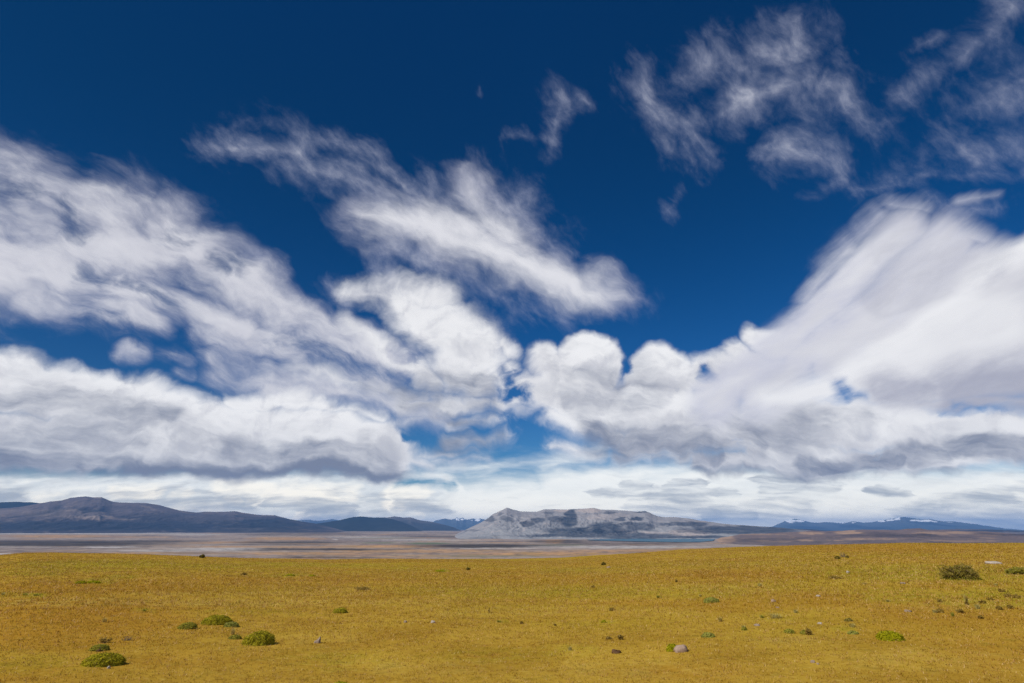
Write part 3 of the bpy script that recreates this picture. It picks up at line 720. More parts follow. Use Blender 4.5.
def land_masks(X, Y, Z):
    px, py = project(X, Y, Z)
    front = Y > 0.5
    px = np.where(front, px, -9999); py = np.where(front, py, -9999)
    wob = 2.2 * fbm(px / 14.0, py / 3.0, 61, 3)
    wobx = 16 * fbm(px / 30.0, py / 5.0, 77, 3)
    sc = np.clip((py - 540) / 30, 0.12, 1.0)
    qx, qy = px + wobx, py + wob * sc
    r = {'green': spots(qx, qy, GREEN), 'straw': spots(qx, qy, STRAW), 'rust': spots(qx, qy, RUST_AND_SHADE)}
    far = {'cloud_shade': spots(qx, qy, CLOUD_SHADE), 'salt': spots(qx, qy, SALT), 'tan': spots(qx, qy, TAN), 'lush': spots(qx, qy, LUSH)}
    return r, far

# ------------------------------------------------------------------ ground sheet
az = np.radians(np.concatenate([np.arange(-66, 66.01, 0.22), np.arange(70, 290, 5.0)]))
rr = 0.6 * (62000 / 0.6) ** (np.arange(400) / 399.0)
AZ, RR = np.meshgrid(az, rr)
GX, GY = RR * np.sin(AZ), RR * np.cos(AZ)
GZ = ground_z(GX, GY)
na_, nr_ = len(az), len(rr)
idx = np.arange(na_ * nr_).reshape(nr_, na_)
a, b = idx[:-1, :], idx[1:, :]
an, bn = np.roll(a, -1, 1), np.roll(b, -1, 1)
quads = np.stack([a.ravel(), an.ravel(), bn.ravel(), b.ravel()], 1)[:, ::-1]
cen = len(GX.ravel())
tri = np.stack([idx[0], np.roll(idx[0], -1), np.full(na_, cen)], 1)
V = np.concatenate([np.stack([GX.ravel(), GY.ravel(), GZ.ravel()], 1), [[0, 0, 0]]])
nm_, fm_ = land_masks(V[:, 0], V[:, 1], V[:, 2])
rv = np.hypot(V[:, 0], V[:, 1]); azv = np.arctan2(V[:, 0], V[:, 1])
isplain = sstep(rv / crest_d(azv), 1.1, 1.9)
at = {'plain': isplain}
at.update(nm_); at.update(fm_)

mg, B, p = material('grassland')
P_ = pos(B)
n_big = B.noise(P_, 0.045, 5.0, 0.55)
n_mid = B.noise(P_, 0.5, 6.0, 0.6)
n_fine = B.noise(P_, 9.0, 7.0, 0.7)
n_blot = B.noise(B.v('ADD', P_, (40.0, 7.0, 3.0)), 2.3, 6.0, 0.62)
def steppe_colour(B, n_big, n_mid, n_fine, n_blot):
    c = B.mix(B.smooth(n_mid, 0.35, 0.65), (0.335, 0.196, 0.024), (0.425, 0.270, 0.036))
    c = B.mix(B.mul(B.smooth(n_big, 0.42, 0.62), 0.55), c, (0.36, 0.27, 0.022))
    c = B.mix(B.mul(attr(B, 'rust'), 0.7), c, (0.335, 0.158, 0.018))
    g = B.mul(attr(B, 'green'), B.smooth(n_blot, 0.34, 0.58))
    c = B.mix(B.mul(g, 0.95), c, (0.29, 0.27, 0.02))
    s = B.mul(attr(B, 'straw'), B.smooth(n_blot, 0.40, 0.64))
    c = B.mix(B.mul(s, 0.9), c, (0.53, 0.39, 0.09))
    return c
c = steppe_colour(B, n_big, n_mid, n_fine, n_blot)
c = B.mix(B.mul(B.smooth(n_blot, 0.56, 0.70), 0.5), c, (0.20, 0.14, 0.016))
c = B.mix(B.mul(B.smooth(n_fine, 0.52, 0.70), 0.6), c, (0.50, 0.35, 0.085))
c = B.mix(B.mul(B.smooth(n_fine, 0.46, 0.30), 0.7), c, (0.17, 0.09, 0.012))
# the plain below: a mosaic of bushes, pale flats and dry pasture, cloud shade painted over
pf = B.v('MULTIPLY', P_, (0.001, 0.001, 0.0))
f1 = B.noise(pf, 0.75, 6.0, 0.6)
f2 = B.noise(B.v('ADD', pf, (11.0, 5.0, 0.0)), 1.7, 6.0, 0.6)
f3 = B.noise(B.v('ADD', pf, (3.0, 19.0, 0.0)), 5.0, 5.0, 0.6)
f4 = B.noise(B.v('ADD', pf, (7.0, 2.0, 0.0)), 14.0, 5.0, 0.65)
d = B.mix(B.smooth(f1, 0.38, 0.62), (0.19, 0.15, 0.14), (0.34, 0.275, 0.235))
d = B.mix(B.mul(B.smooth(f2, 0.52, 0.66), 0.8), d, (0.37, 0.225, 0.11))
d = B.mix(B.mul(B.smooth(f3, 0.55, 0.68), 0.6), d, (0.35, 0.30, 0.25))
d = B.mix(B.mul(B.smooth(f2, 0.44, 0.33), 0.7), d, (0.075, 0.062, 0.055))
f5 = B.noise(B.v('MULTIPLY', pf, (16.0, 34.0, 0.0)), 1.0, 4.0, 0.65)
d = B.mix(B.mul(B.smooth(f5, 0.55, 0.66), 0.55), d, (0.10, 0.09, 0.075))
d = B.mix(B.mul(B.smooth(f4, 0.52, 0.64), 0.75), d, (0.40, 0.33, 0.27))
d = B.mix(B.mul(B.smooth(f4, 0.47, 0.36), 0.6), d, (0.09, 0.075, 0.07))
d = B.mix(B.mul(attr(B, 'tan'), B.smooth(f4, 0.35, 0.55)), d, B.mix(B.smooth(f3, 0.4, 0.62), (0.52, 0.30, 0.15), (0.36, 0.22, 0.08)))
d = B.mix(B.mul(attr(B, 'lush'), 0.9), d, (0.10, 0.14, 0.075))
d = B.mix(B.mul(attr(B, 'cloud_shade'), B.lin(f3, 0.3, 0.6, 0.97, 0.7)), d, (0.028, 0.026, 0.024))  # cloud shadow painted as near-black ground
d = B.mix(B.mul(B.mul(attr(B, 'salt'), B.smooth(f4, 0.36, 0.52)), 0.9), d, (0.50, 0.48, 0.47))
c = B.mix(attr(B, 'plain'), c, d)
B.t.links.new(c, p.inputs['Base Color'])
bump = B.new('ShaderNodeBump')
bump.inputs['Strength'].default_value = 0.5; bump.inputs['Distance'].default_value = 0.05
B.t.links.new(B.add(B.mul(n_fine, 0.6), B.mul(n_blot, 0.6)), bump.inputs['Height'])
B.t.links.new(bump.outputs[0], p.inputs['Normal'])
p.inputs['Specular IOR Level'].default_value = 0.0
ground = mesh_from('ground', V, [quads, tri], [mg], True, at)
ground['kind'] = 'structure'

# ------------------------------------------------------------------ mountains and hills
def range_mesh(name, prof, R, front, back, label_mask, mat, base=PLAIN - 12, amp=0.16, fine=0.6, seed=1, rows=70, wl=900.0, power=1.35, pxstep=0.7, taper=10.0):
    """a mountain body whose skyline follows prof (photo pixels) at distance R, with gullied front slopes and a back side"""
    prof = np.array(prof, float)
    n = int((prof[-1, 0] - prof[0, 0]) / pxstep) + 2
    xs = np.linspace(prof[0, 0], prof[-1, 0], n)
    ys = np.interp(xs, prof[:, 0], prof[:, 1])
    ys = ys + fine * 0.55 * fbm(xs / 7.0, xs * 0 + seed, seed, 3) * sstep(xs, xs[0], xs[0] + taper) * sstep(xs, xs[-1], xs[-1] - taper)
    A = np.array([az_slope(x, y) for x, y in zip(xs, ys)])
    azs, top = A[:, 0], CAM_Z - A[:, 1] * R
    v = np.concatenate([np.linspace(0, 1, rows), 1 + np.linspace(0, 1, 16)[1:]])
    AZm, Vm = np.meshgrid(azs, v)
    TOP = np.broadcast_to(top, AZm.shape)
    fv = np.clip(Vm, 0, 1); bv = np.clip(Vm - 1, 0, 1)
    r = R - front * (1 - fv) + back * bv
    X, Y = r * np.sin(AZm), r * np.cos(AZm)
    gul = ridged(X / wl + 0.35 * fbm(X / wl, Y / wl, seed + 9, 2), Y / (wl * 2.2), seed + 3) - 0.72
    sm = fbm(X / (wl * 3), Y / (wl * 3), seed + 21, 3)
    env = np.sin(np.pi * np.clip(fv, 0, 1)) ** 0.8
    g = np.clip(fv ** power + env * (amp * gul * 2.0 + 0.5 * amp * sm), 0, None)
    g = np.minimum(g, fv ** 0.75)
    g = np.where(Vm > 1, 1 - bv ** 1.2 - 0.1 * np.abs(gul) * bv, g)
    Z = base + (TOP - base) * g
    px, py = project(X, Y, Z)
    nr, nc = X.shape
    idx = np.arange(nr * nc).reshape(nr, nc)
    q = np.stack([idx[:-1, :-1].ravel(), idx[:-1, 1:].ravel(), idx[1:, 1:].ravel(), idx[1:, :-1].ravel()], 1)
    wx = px + 5.5 * fbm(X / (wl * 0.6), Y / (wl * 0.9), seed + 50, 5, 0.6) + 8.0 * gul * env; wy = py + 2.2 * fbm(X / (wl * 0.5), Y / (wl * 0.8), seed + 70, 5, 0.6)
    at = {k: spots(wx, wy, l, 1.2, 0.72).ravel() for k, l in label_mask.items()}
    at['rise'] = np.clip(g, 0, 1).ravel()
    at['gully'] = (gul * env).ravel()
    ob = mesh_from(name, np.stack([X.ravel(), Y.ravel(), Z.ravel()], 1), q, [mat], True, at)
    ob['kind'] = 'structure'
    return ob

def rock_material(name, low, high, dark, tan, snow=0.0, wl=900.0, mottle=1.0):
    m, B, p = material(name)
    P_ = B.v('MULTIPLY', pos(B), (1 / wl, 1 / wl, 2.0 / wl))
    n1 = B.noise(P_, 1.0, 7.0, 0.6)
    n2 = B.noise(B.v('ADD', P_, (5.0, 3.0, 8.0)), 3.5, 6.0, 0.6)
    c = B.mix(B.smooth(attr(B, 'rise'), 0.15, 0.85), low, high)
    c = B.mix(B.mul(B.smooth(n1, 0.52, 0.68), 0.3 * mottle), c, dark)
    rill = B.noise(B.v('MULTIPLY', pos(B), (1 / 70.0, 1 / 260.0, 1 / 260.0)), 1.0, 5.0, 0.6)
    c = B.mix(B.mul(B.smooth(rill, 0.54, 0.66), 0.35 * mottle), c, dark)
    c = B.mix(B.mul(B.smooth(n2, 0.53, 0.68), 0.45), c, tan)
    c = B.mix(B.mul(B.smooth(attr(B, 'gully'), -0.01, -0.13), 0.65 * mottle), c, dark)
    c = B.mix(B.mul(attr(B, 'tan'), B.lin(n2, 0.3, 0.55, 0.6, 1.0)), c, tan)
    c = B.mix(B.mul(attr(B, 'dark'), B.lin(n2, 0.35, 0.62, 1.0, 0.75)), c, dark)  # dark mask: cloud shadow painted into the rock colour
    if snow:
        s = B.smooth(B.add(B.add(attr(B, 'snow'), B.add(B.mul(B.sub(n2, 0.5), 2.4), B.mul(B.sub(B.noise(P_, 16.0, 4.0, 0.6), 0.5), 1.8))), B.mul(attr(B, 'gully'), -1.6)), 0.30, 0.80)
        c = B.mix(B.mul(s, B.m('GREATER_THAN', attr(B, 'snow'), 0.02)), c, (0.80, 0.82, 0.86))
    B.t.links.new(c, p.inputs['Base Color'])
    p.inputs['Roughness'].default_value = 0.95
    return m

m_dark = rock_material('cloud_shaded_rock', (0.050, 0.043, 0.052), (0.115, 0.095, 0.105), (0.016, 0.022, 0.036), (0.27, 0.21, 0.18), wl=1000)  # cloud shade on the range is painted into these dark tones
m_shaded = rock_material('cloud_shaded_hill', (0.020, 0.026, 0.028), (0.016, 0.022, 0.026), (0.010, 0.015, 0.018), (0.035, 0.035, 0.035), wl=1200)  # slopes coloured near black to paint in cloud shade
m_pale = rock_material('pale_scree', (0.275, 0.275, 0.285), (0.27, 0.26, 0.27), (0.024, 0.036, 0.058), (0.44, 0.37, 0.335), wl=420, mottle=0.45)
m_mauve = rock_material('mauve_moor', (0.125, 0.095, 0.092), (0.155, 0.112, 0.105), (0.055, 0.044, 0.050), (0.36, 0.235, 0.15), wl=420)
m_snow = rock_material('snowy_peak', (0.05, 0.065, 0.075), (0.09, 0.10, 0.115), (0.018, 0.022, 0.028), (0.08, 0.08, 0.09), snow=1.0, wl=1400)
m_blue = rock_material('distant_slope', (0.05, 0.05, 0.052), (0.09, 0.082, 0.085), (0.025, 0.03, 0.035), (0.17, 0.14, 0.13), wl=1400)

range_mesh('mountain', [(-90, 512), (-40, 510), (0, 508.5), (20, 507), (38, 503.6), (50, 501.5), (62, 500.3), (70, 498), (78, 496.9), (86, 496.4), (92, 497.3), (98, 497.2), (102, 497.2), (107, 499.5),
            (113, 501.8), (120, 502.5), (130, 502.8), (146, 503), (160, 505.2), (170, 508), (180, 510.5), (195, 512.5), (205, 511.8), (222, 511.8), (235, 511.2), (245, 513), (260, 515), (275, 515.3), (283, 517.5),
            (292, 519.5), (302, 521.5), (315, 523.5), (330, 527), (345, 531), (360, 533)],
           14400, 3100, 3500, {'tan': [(98, 518, 18, 1.8, 0.9), (85, 517, 12, 1.2, 0.6), (40, 513, 60, 4, 0.28), (60, 515, 40, 3, 0.3), (125, 519.3, 14, 0.8, 0.6), (180, 529.5, 8, 0.6, 0.8), (132, 519, 5, .8, .8), (250, 528.5, 30, 0.7, .5), (100, 497.5, 6, 1.2, .5), (240, 530, 40, 1.4, 0.25)],  # tan spots include sunlit patches painted between cloud shadows
                               'dark': [(60, 526, 200, 5.2, 0.9), (220, 526, 120, 6, 0.8), (180, 518, 60, 6, 0.5), (280, 524, 50, 7, 0.9)]}, m_dark, base=-74, seed=4, wl=750, rows=120, amp=0.17)  # dark spots paint the cloud shadow on the slopes
range_mesh('mountain', [(-120, 503), (-60, 502.2), (0, 502.3), (15, 501.8), (30, 502.2), (42, 503.2), (60, 506), (80, 511), (100, 520), (110, 532)], 17500, 2000, 3000, {'dark': [], 'tan': []}, m_shaded, seed=14, wl=2500, amp=0.06, rows=40)
range_mesh('hill', [(272, 533), (290, 528), (310, 524.5), (325, 522.4), (338, 520.5), (346, 518.6), (353, 517), (362, 516.5), (375, 517.6), (384, 518), (392, 519), (402, 522), (412, 526), (420, 530), (428, 534)],
           16000, 1800, 2500, {'dark': [], 'tan': []}, m_shaded, base=-74, seed=24, wl=1200, amp=0.05, rows=50)
range_mesh('hill', [(340, 531), (362, 519), (378, 517.2), (388, 517.5), (395, 516.3), (403, 517.6), (411, 517.4), (420, 520.3), (432, 521.8), (445, 524.8), (455, 527.8), (464, 531.5), (474, 534)],
           19500, 2800, 3000, {'dark': [(440, 528, 24, 3.2, 0.6)], 'tan': [(393, 517, 9, 0.8, .7), (410, 518.5, 8, 1, .4)]}, m_blue, seed=34, wl=1500, amp=0.1, rows=50)
range_mesh('mountain', [(250, 531), (268, 524), (285, 519.5), (296, 520.5), (306, 519.6), (318, 520.8), (332, 519.2), (345, 521), (356, 524), (370, 533)],
           36000, 4000, 4000, {'dark': [], 'tan': [(310, 521, 30, 1.3, 0.6)], 'snow': [(312, 520, 14, 0.8, 0.25)]}, m_snow, seed=44, wl=2400, amp=0.1, rows=40)
range_mesh('snowy_mountain', [(418, 534), (428, 524), (437, 520), (445, 518.6), (451, 519.6), (455, 518.9), (457, 517.2), (460, 518.4), (463, 517.8), (466, 519.6), (470, 519.3), (473, 518.3), (476, 519.2), (480, 518.6), (487, 520), (496, 523), (510, 528), (525, 534)],
           34000, 4500, 4000, {'dark': [], 'tan': [], 'snow': [(457, 519.5, 2.2, 1.6, 1.0), (463, 519.6, 3, 0.9, 0.9), (478, 519.6, 3.0, 1.5, 1.0), (472, 520.2, 2, 1, .6), (432, 522, 3, .8, .3)]}, m_snow, seed=54, wl=2200, amp=0.16, rows=60, pxstep=0.4, fine=0.9)
range_mesh('mountain', [(446, 539), (455, 535), (462, 531.6), (470, 527.6), (480, 523), (488, 518.2), (493, 514), (500, 511), (507, 507.6), (512, 509.2), (520, 511.2), (528, 511.6), (536, 511.8), (545, 509.2), (555, 509.2), (565, 509.6), (575, 509),
            (585, 508.5), (594, 507.9), (600, 509.5), (615, 510), (625, 510.6), (637, 511.6), (645, 511), (650, 512.9), (657, 516), (665, 517.2), (675, 517), (690, 518.6), (700, 520.6), (710, 521.6), (720, 523.4), (735, 524.6),
            (750, 525.6), (765, 526.6), (780, 527.6), (800, 529.6), (820, 531.5), (845, 535)],
           9400, 2700, 2600, {'dark': [(571, 517, 6, 9, 1.0), (568, 522, 10, 6, 1.0), (556, 519, 9, 3, 0.8), (538, 520, 7, 3, 0.9), (528, 524, 6, 3, 0.8), (590, 531, 50, 3.6, 1.0), (605, 527, 16, 5, 0.95), (600, 535, 80, 2.4, 0.9),
                                       (638, 518.5, 6, 1.8, 1.0), (620, 519, 7, 2, 0.8), (640, 527, 16, 4.5, 0.85), (645, 512, 9, 1.2, 0.9), (610, 512.5, 7, 1.5, .7), (507, 519, 8, 3, 0.7), (490, 519, 6, 3, 0.8), (500, 514, 3, 2, .6), (630, 524, 14, 2.0, .7), (690, 524, 20, 3, 0.9), (672, 524, 12, 2, .8),
                                       (745, 530, 60, 4.2, 0.95), (700, 531, 26, 2.6, 0.7), (720, 528, 30, 2.4, 0.8), (690, 537, 40, 1.6, 0.9), (640, 537, 50, 2, 0.9), (560, 536, 40, 1.5, 0.55), (547, 513, 6, 1, .5), (470, 530.5, 12, .8, .5)],
                               'tan': [(562, 510.5, 10, 1.2, 0.8), (590, 510.5, 12, 2.4, 0.8), (600, 517, 14, 3, 0.4), (690, 533, 22, 3.4, 0.8), (655, 533, 16, 2.0, 0.5), (625, 532, 12, 2, 0.6), (620, 515, 12, 1.6, 0.3), (705, 521.5, 20, 1, .6)]},
           m_pale, seed=64, wl=430, amp=0.20, rows=150, pxstep=0.4, fine=0.5)
range_mesh('snowy_mountain', [(755, 533), (768, 527.5), (775, 525.6), (781, 522.6), (787, 520.4), (795, 518.7), (801, 519.6), (808, 521.5), (815, 522.9), (825, 522), (833, 522.4), (840, 523), (847, 522.6), (853, 521.3), (862, 522.5), (872, 522.2),
            (880, 520.4), (886, 519.6), (890, 518.9), (896, 518.4), (900, 517.5), (905, 516.9), (912, 518), (917, 518.8), (922, 519.4), (930, 519), (940, 521), (947, 521.6), (953, 521.2), (965, 523), (975, 524), (985, 525.6), (995, 527), (1005, 528.4), (1024, 530), (1060, 532), (1100, 535)],
           36000, 5200, 4000, {'dark': [], 'tan': [], 'snow': [(792, 521, 6, 1.6, 0.9), (800, 520.3, 5, 1.4, 0.7), (842, 523.3, 4, .9, .6), (853, 522.3, 3, .8, .5), (892, 519.8, 5, 1.3, 1.0), (899, 518.6, 3.4, 1.4, 1.0), (882, 521.3, 6, 1.1, 0.9), (916, 520, 5, 0.9, 0.9), (925, 520.6, 7, 1, 0.7), (935, 521.6, 5, 1, .7), (952, 522.2, 3, .6, .5)]},
           m_snow, seed=74, wl=2000, amp=0.15, rows=60, pxstep=0.45, fine=0.9)
range_mesh('hill', [(762, 535), (776, 530.3), (786, 528.6), (800, 529), (812, 529.4), (822, 530.2), (840, 530.8), (870, 531), (900, 530.6), (925, 530), (940, 529.3), (960, 528.9), (985, 529.2), (1005, 530), (1030, 531), (1070, 533), (1100, 536)],
           15000, 2500, 2500, {'dark': [(800, 530, 40, 2, .9), (985, 531, 60, 1.2, 0.8)], 'tan': [(1010, 533, 20, 1.2, 0.5)]}, m_dark, seed=84, wl=1200, amp=0.08, rows=40)
range_mesh('moor_hill', [(696, 549), (706, 544.6), (714, 540.3), (722, 537.6), (732, 536), (740, 534.2), (760, 533.6), (780, 532.6), (800, 531.6), (812, 530.5), (825, 531.4), (840, 530.6), (860, 529.6), (885, 529.8), (895, 530), (908, 528.8), (920, 528.3), (930, 530.2),
            (945, 530.2), (960, 530.8), (985, 531.2), (1000, 532.6), (1024, 534.6), (1060, 536), (1100, 540)],
           6800, 2600, 2200, {'dark': [(760, 540, 40, 2.2, 0.5), (905, 535.5, 40, 1.8, 1.0), (860, 535.6, 30, 1.2, .7), (880, 533, 18, 1.5, .6), (1000, 534.5, 30, 1.4, 0.8), (940, 537, 40, 1.0, .6)],
                              'tan': [(724, 539.2, 13, 3.6, 1.0), (812, 533, 14, 1.6, 0.9), (850, 532.6, 16, 1.6, 1.0), (760, 534.4, 26, 0.8, .6), (775, 541, 20, 1.1, .7), (870, 539, 30, 0.8, .6), (945, 533, 30, 1.3, .8), (990, 535, 14, 1, .7), (805, 540.5, 10, .7, .7), (960, 541, 40, 1, .5), (840, 540.5, 6, .7, .8)]},
           m_mauve, seed=94, wl=420, amp=0.14, rows=80, pxstep=0.6)

# ------------------------------------------------------------------ lake at the foot of the pale mountain
def plain_point(x, y, z):
    d = ray(x, y); t = (z - CAM_Z) / d[2]
    return d[0] * t, d[1] * t, z
LZ = PLAIN + 1.6
top_edge = [(586, 539.6), (600, 539.2), (620, 538.8), (645, 538.6), (670, 538.3), (690, 538.2), (708, 538.2), (715, 538.9)]
low_edge = [(713, 540.8), (700, 541.8), (680, 542.0), (655, 541.7), (630, 541.2), (605, 540.6), (590, 540.2)]
lk = np.array([plain_point(x, y, LZ) for x, y in top_edge + low_edge])
mw, B, p = material('lake_water')
p.inputs['Base Color'].default_value = (0.002, 0.085, 0.135, 1)
p.inputs['Roughness'].default_value = 0.35
p.inputs['Specular IOR Level'].default_value = 0.12
lake = mesh_from('lake', lk, [np.array([list(range(len(lk)))[::-1]])], [mw], False)
lake['kind'] = 'structure'
# ------------------------------------------------------------------ things on the plateau
def tag(o, label, cat, group=None):
    o['label'] = label; o['category'] = cat
    if group: o['group'] = group
    return o
def empty(name, loc, rz=0.0):
    o = bpy.data.objects.new(name, None)
    COL.objects.link(o)
    o.location = loc; o.rotation_euler = (0, 0, rz)
    o.empty_display_size = 0.1
    return o

def thin(m, B, p, c, amount):
    """thin leaves and blades let some light through"""
    o = [n for n in B.t.nodes if n.type == 'OUTPUT_MATERIAL'][0]
    tr = B.new('ShaderNodeBsdfTranslucent'); mx = B.new('ShaderNodeMixShader')
    B.t.links.new(c, tr.inputs['Color'])
    p.inputs['Specular IOR Level'].default_value = 0.0
    mx.inputs[0].default_value = amount
    B.t.links.new(p.outputs[0], mx.inputs[1]); B.t.links.new(tr.outputs[0], mx.inputs[2])
    B.t.links.new(mx.outputs[0], o.inputs[0])
def leaf_material(name, a, b, dead, rough=0.75):
    """leaf colours a..b by leaf, some dead ones"""
    m, B, p = material(name)
    t = attr(B, 'tint')
    c = B.mix(B.smooth(t, 0.0, 0.85), a, b)
    c = B.mix(B.smooth(t, 0.90, 0.93), c, dead)
    B.t.links.new(c, p.inputs['Base Color'])
    thin(m, B, p, c, 0.35)
    return m
lm_bright = leaf_material('cushion_leaf_bright', (0.29, 0.262, 0.02), (0.52, 0.44, 0.03), (0.40, 0.30, 0.09))
lm_lime = leaf_material('cushion_leaf_lime', (0.30, 0.30, 0.010), (0.46, 0.42, 0.014), (0.42, 0.32, 0.06))
lm_green = leaf_material('cushion_leaf_green', (0.28, 0.262, 0.035), (0.45, 0.40, 0.055), (0.32, 0.26, 0.12))
lm_soft = leaf_material('cushion_leaf_soft', (0.30, 0.30, 0.055), (0.42, 0.40, 0.085), (0.36, 0.30, 0.13))
lm_dark = leaf_material('shrub_leaf_dark', (0.21, 0.18, 0.03), (0.40, 0.31, 0.065), (0.24, 0.16, 0.07))
lm_straw = leaf_material('straw_blade', (0.48, 0.36, 0.09), (0.62, 0.48, 0.17), (0.30, 0.28, 0.04))
lm_greentuft = leaf_material('green_blade', (0.27, 0.28, 0.03), (0.42, 0.39, 0.07), (0.50, 0.40, 0.12))
lm_paletuft = leaf_material('pale_blade', (0.46, 0.40, 0.12), (0.58, 0.48, 0.20), (0.36, 0.33, 0.07))
lm_drab = leaf_material('drab_leaf', (0.30, 0.20, 0.04), (0.44, 0.31, 0.07), (0.52, 0.38, 0.14))
def twig_material(name, a, b):
    m, B, p = material(name)
    n = B.noise(pos(B), 30.0, 4.0)
    B.t.links.new(B.mix(B.smooth(n, 0.35, 0.65), a, b), p.inputs['Base Color'])
    return m
tm_grey = twig_material('dead_grey_twig', (0.10, 0.085, 0.075), (0.23, 0.20, 0.18))
tm_brown = twig_material('dead_brown_twig', (0.24, 0.16, 0.08), (0.42, 0.31, 0.18))
tm_drab = twig_material('dead_straw_twig', (0.33, 0.21, 0.08), (0.50, 0.35, 0.15))
def stone_material(name, a, b, spot):
    m, B, p = material(name)
    n = B.noise(pos(B), 14.0, 6.0, 0.6); n2 = B.noise(pos(B), 42.0, 5.0, 0.6)
    c = B.mix(B.smooth(n, 0.38, 0.62), a, b)
    c = B.mix(B.mul(B.smooth(n2, 0.55, 0.68), 0.7), c, spot)
    B.t.links.new(c, p.inputs['Base Color'])
    bu = B.new('ShaderNodeBump'); bu.inputs['Strength'].default_value = 0.6; bu.inputs['Distance'].default_value = 0.01
    B.t.links.new(n2, bu.inputs['Height']); B.t.links.new(bu.outputs[0], p.inputs['Normal'])
    return m
sm_white = stone_material('white_stone', (0.36, 0.30, 0.235), (0.47, 0.405, 0.34), (0.24, 0.185, 0.12))
sm_grey = stone_material('grey_stone', (0.25, 0.185, 0.13), (0.33, 0.25, 0.19), (0.17, 0.12, 0.07))
sm_pink = stone_material('pinkish_stone', (0.27, 0.18, 0.125), (0.36, 0.26, 0.20), (0.16, 0.13, 0.08))
sm_clod = stone_material('dark_soil', (0.085, 0.042, 0.020), (0.14, 0.075, 0.036), (0.028, 0.018, 0.010))

def tubes(segs, sides=4):
    """tapered sticks: rows of (p0, p1, r0, r1)"""
    V, Fq, n = [], [], 0
    for p0, p1, r0, r1 in segs:
        p0, p1 = np.array(p0, float), np.array(p1, float)
        d = p1 - p0; d /= max(np.linalg.norm(d), 1e-6)
        u = np.cross(d, [0.3, 0.8, 0.5]); u /= max(np.linalg.norm(u), 1e-6); w = np.cross(d, u)
        for p, r in ((p0, r0), (p1, r1)):
            for k in range(sides):
                a = 2 * np.pi * k / sides
                V.append(p + r * (np.cos(a) * u + np.sin(a) * w))
        for k in range(sides):
            k2 = (k + 1) % sides
            Fq.append((n + k, n + k2, n + sides + k2, n + sides + k))
        n += 2 * sides
    return np.array(V), np.array(Fq)

def dome_surface(rng, n, w, d, h, lump=0.16, seed=0, low=0.0):
    """n random points on an uneven cushion of size w x d x h, with outward normals"""
    t = rng.uniform(0, 2 * np.pi, n); z = rng.uniform(low, 1.0, n)
    s = np.sqrt(np.clip(1 - z * z, 0, 1))
    nx, ny = s * np.cos(t), s * np.sin(t)
    k = 1 + lump * (fbm(nx * 1.6 + seed * 3.1, ny * 1.6 + z, seed, 3) + 0.5 * vnoise(nx * 4.5 + seed, ny * 4.5 - z * 3, seed + 5))
    P = np.stack([nx * k * w / 2, ny * k * d / 2, (z ** 0.85) * k * h], 1)
    N = np.stack([nx / w, ny / d, z / (2 * h)], 1); N /= np.linalg.norm(N, axis=1)[:, None]
    return P, N
def leaves_mesh(name, P, N, rng, size, tint, mat, parent, stand=0.8, core=None):
    """one small leaf (a bent quad) at every point, plus an inner core so that no daylight shows through"""
    n = len(P)
    a = rng.normal(size=(n, 3)); t = np.cross(N, a); t /= np.linalg.norm(t, axis=1)[:, None]
    dirn = N * stand + t * rng.uniform(0.3, 1.0, (n, 1)) ; dirn /= np.linalg.norm(dirn, axis=1)[:, None]
    side = np.cross(dirn, N + 0.45 * rng.normal(size=(n, 3))); side /= np.linalg.norm(side, axis=1)[:, None]
    L = size * rng.uniform(0.7, 1.5, (n, 1)); Wd = L * 0.32
    v = np.stack([P - dirn * L * 0.35 - side * Wd * 0.4, P - dirn * L * 0.35 + side * Wd * 0.4, P + dirn * L * 0.65 + side * Wd, P + dirn * L * 0.8 - side * Wd], 1).reshape(-1, 3)
    f = np.arange(4 * n).reshape(n, 4)
    tv = np.repeat(tint, 4)
    if core is not None:
        cv, cf = core
        f2 = cf + len(v)
        v = np.concatenate([v, cv]); tv = np.concatenate([tv, np.full(len(cv), 0.45)])
        return mesh_from(name, v, [f, f2], [mat], False, {'tint': tv}, parent)
    return mesh_from(name, v, f, [mat], False, {'tint': tv}, parent)
def dome_core(w, d, h, lump, seed, scale=0.93, nu=28, nv=9):
    t = np.linspace(0, 2 * np.pi, nu, endpoint=False); z = np.linspace(0, 0.995, nv)
    T, Z = np.meshgrid(t, z); s = np.sqrt(1 - Z * Z)
    nx, ny = s * np.cos(T), s * np.sin(T)
    k = scale * (1 + lump * (fbm(nx * 1.6 + seed * 3.1, ny * 1.6 + Z, seed, 3) + 0.5 * vnoise(nx * 4.5 + seed, ny * 4.5 - Z * 3, seed + 5)))
    V = np.stack([nx * k * w / 2, ny * k * d / 2, Z ** 0.85 * k * h - 0.01], -1).reshape(-1, 3)
    idx = np.arange(nu * nv).reshape(nv, nu)
    q = np.stack([idx[:-1].ravel(), np.roll(idx[:-1], -1, 1).ravel(), np.roll(idx[1:], -1, 1).ravel(), idx[1:].ravel()], 1)
    return V, q

def place(x, y):
    X, Y, Z = ground_point(x, y)
    dep = cp * Y + sp * (Z - CAM_Z)
    return (X, Y, Z), dep / F        # point and metres per picture pixel there
def facing(loc):
    return -math.atan2(loc[0], loc[1])

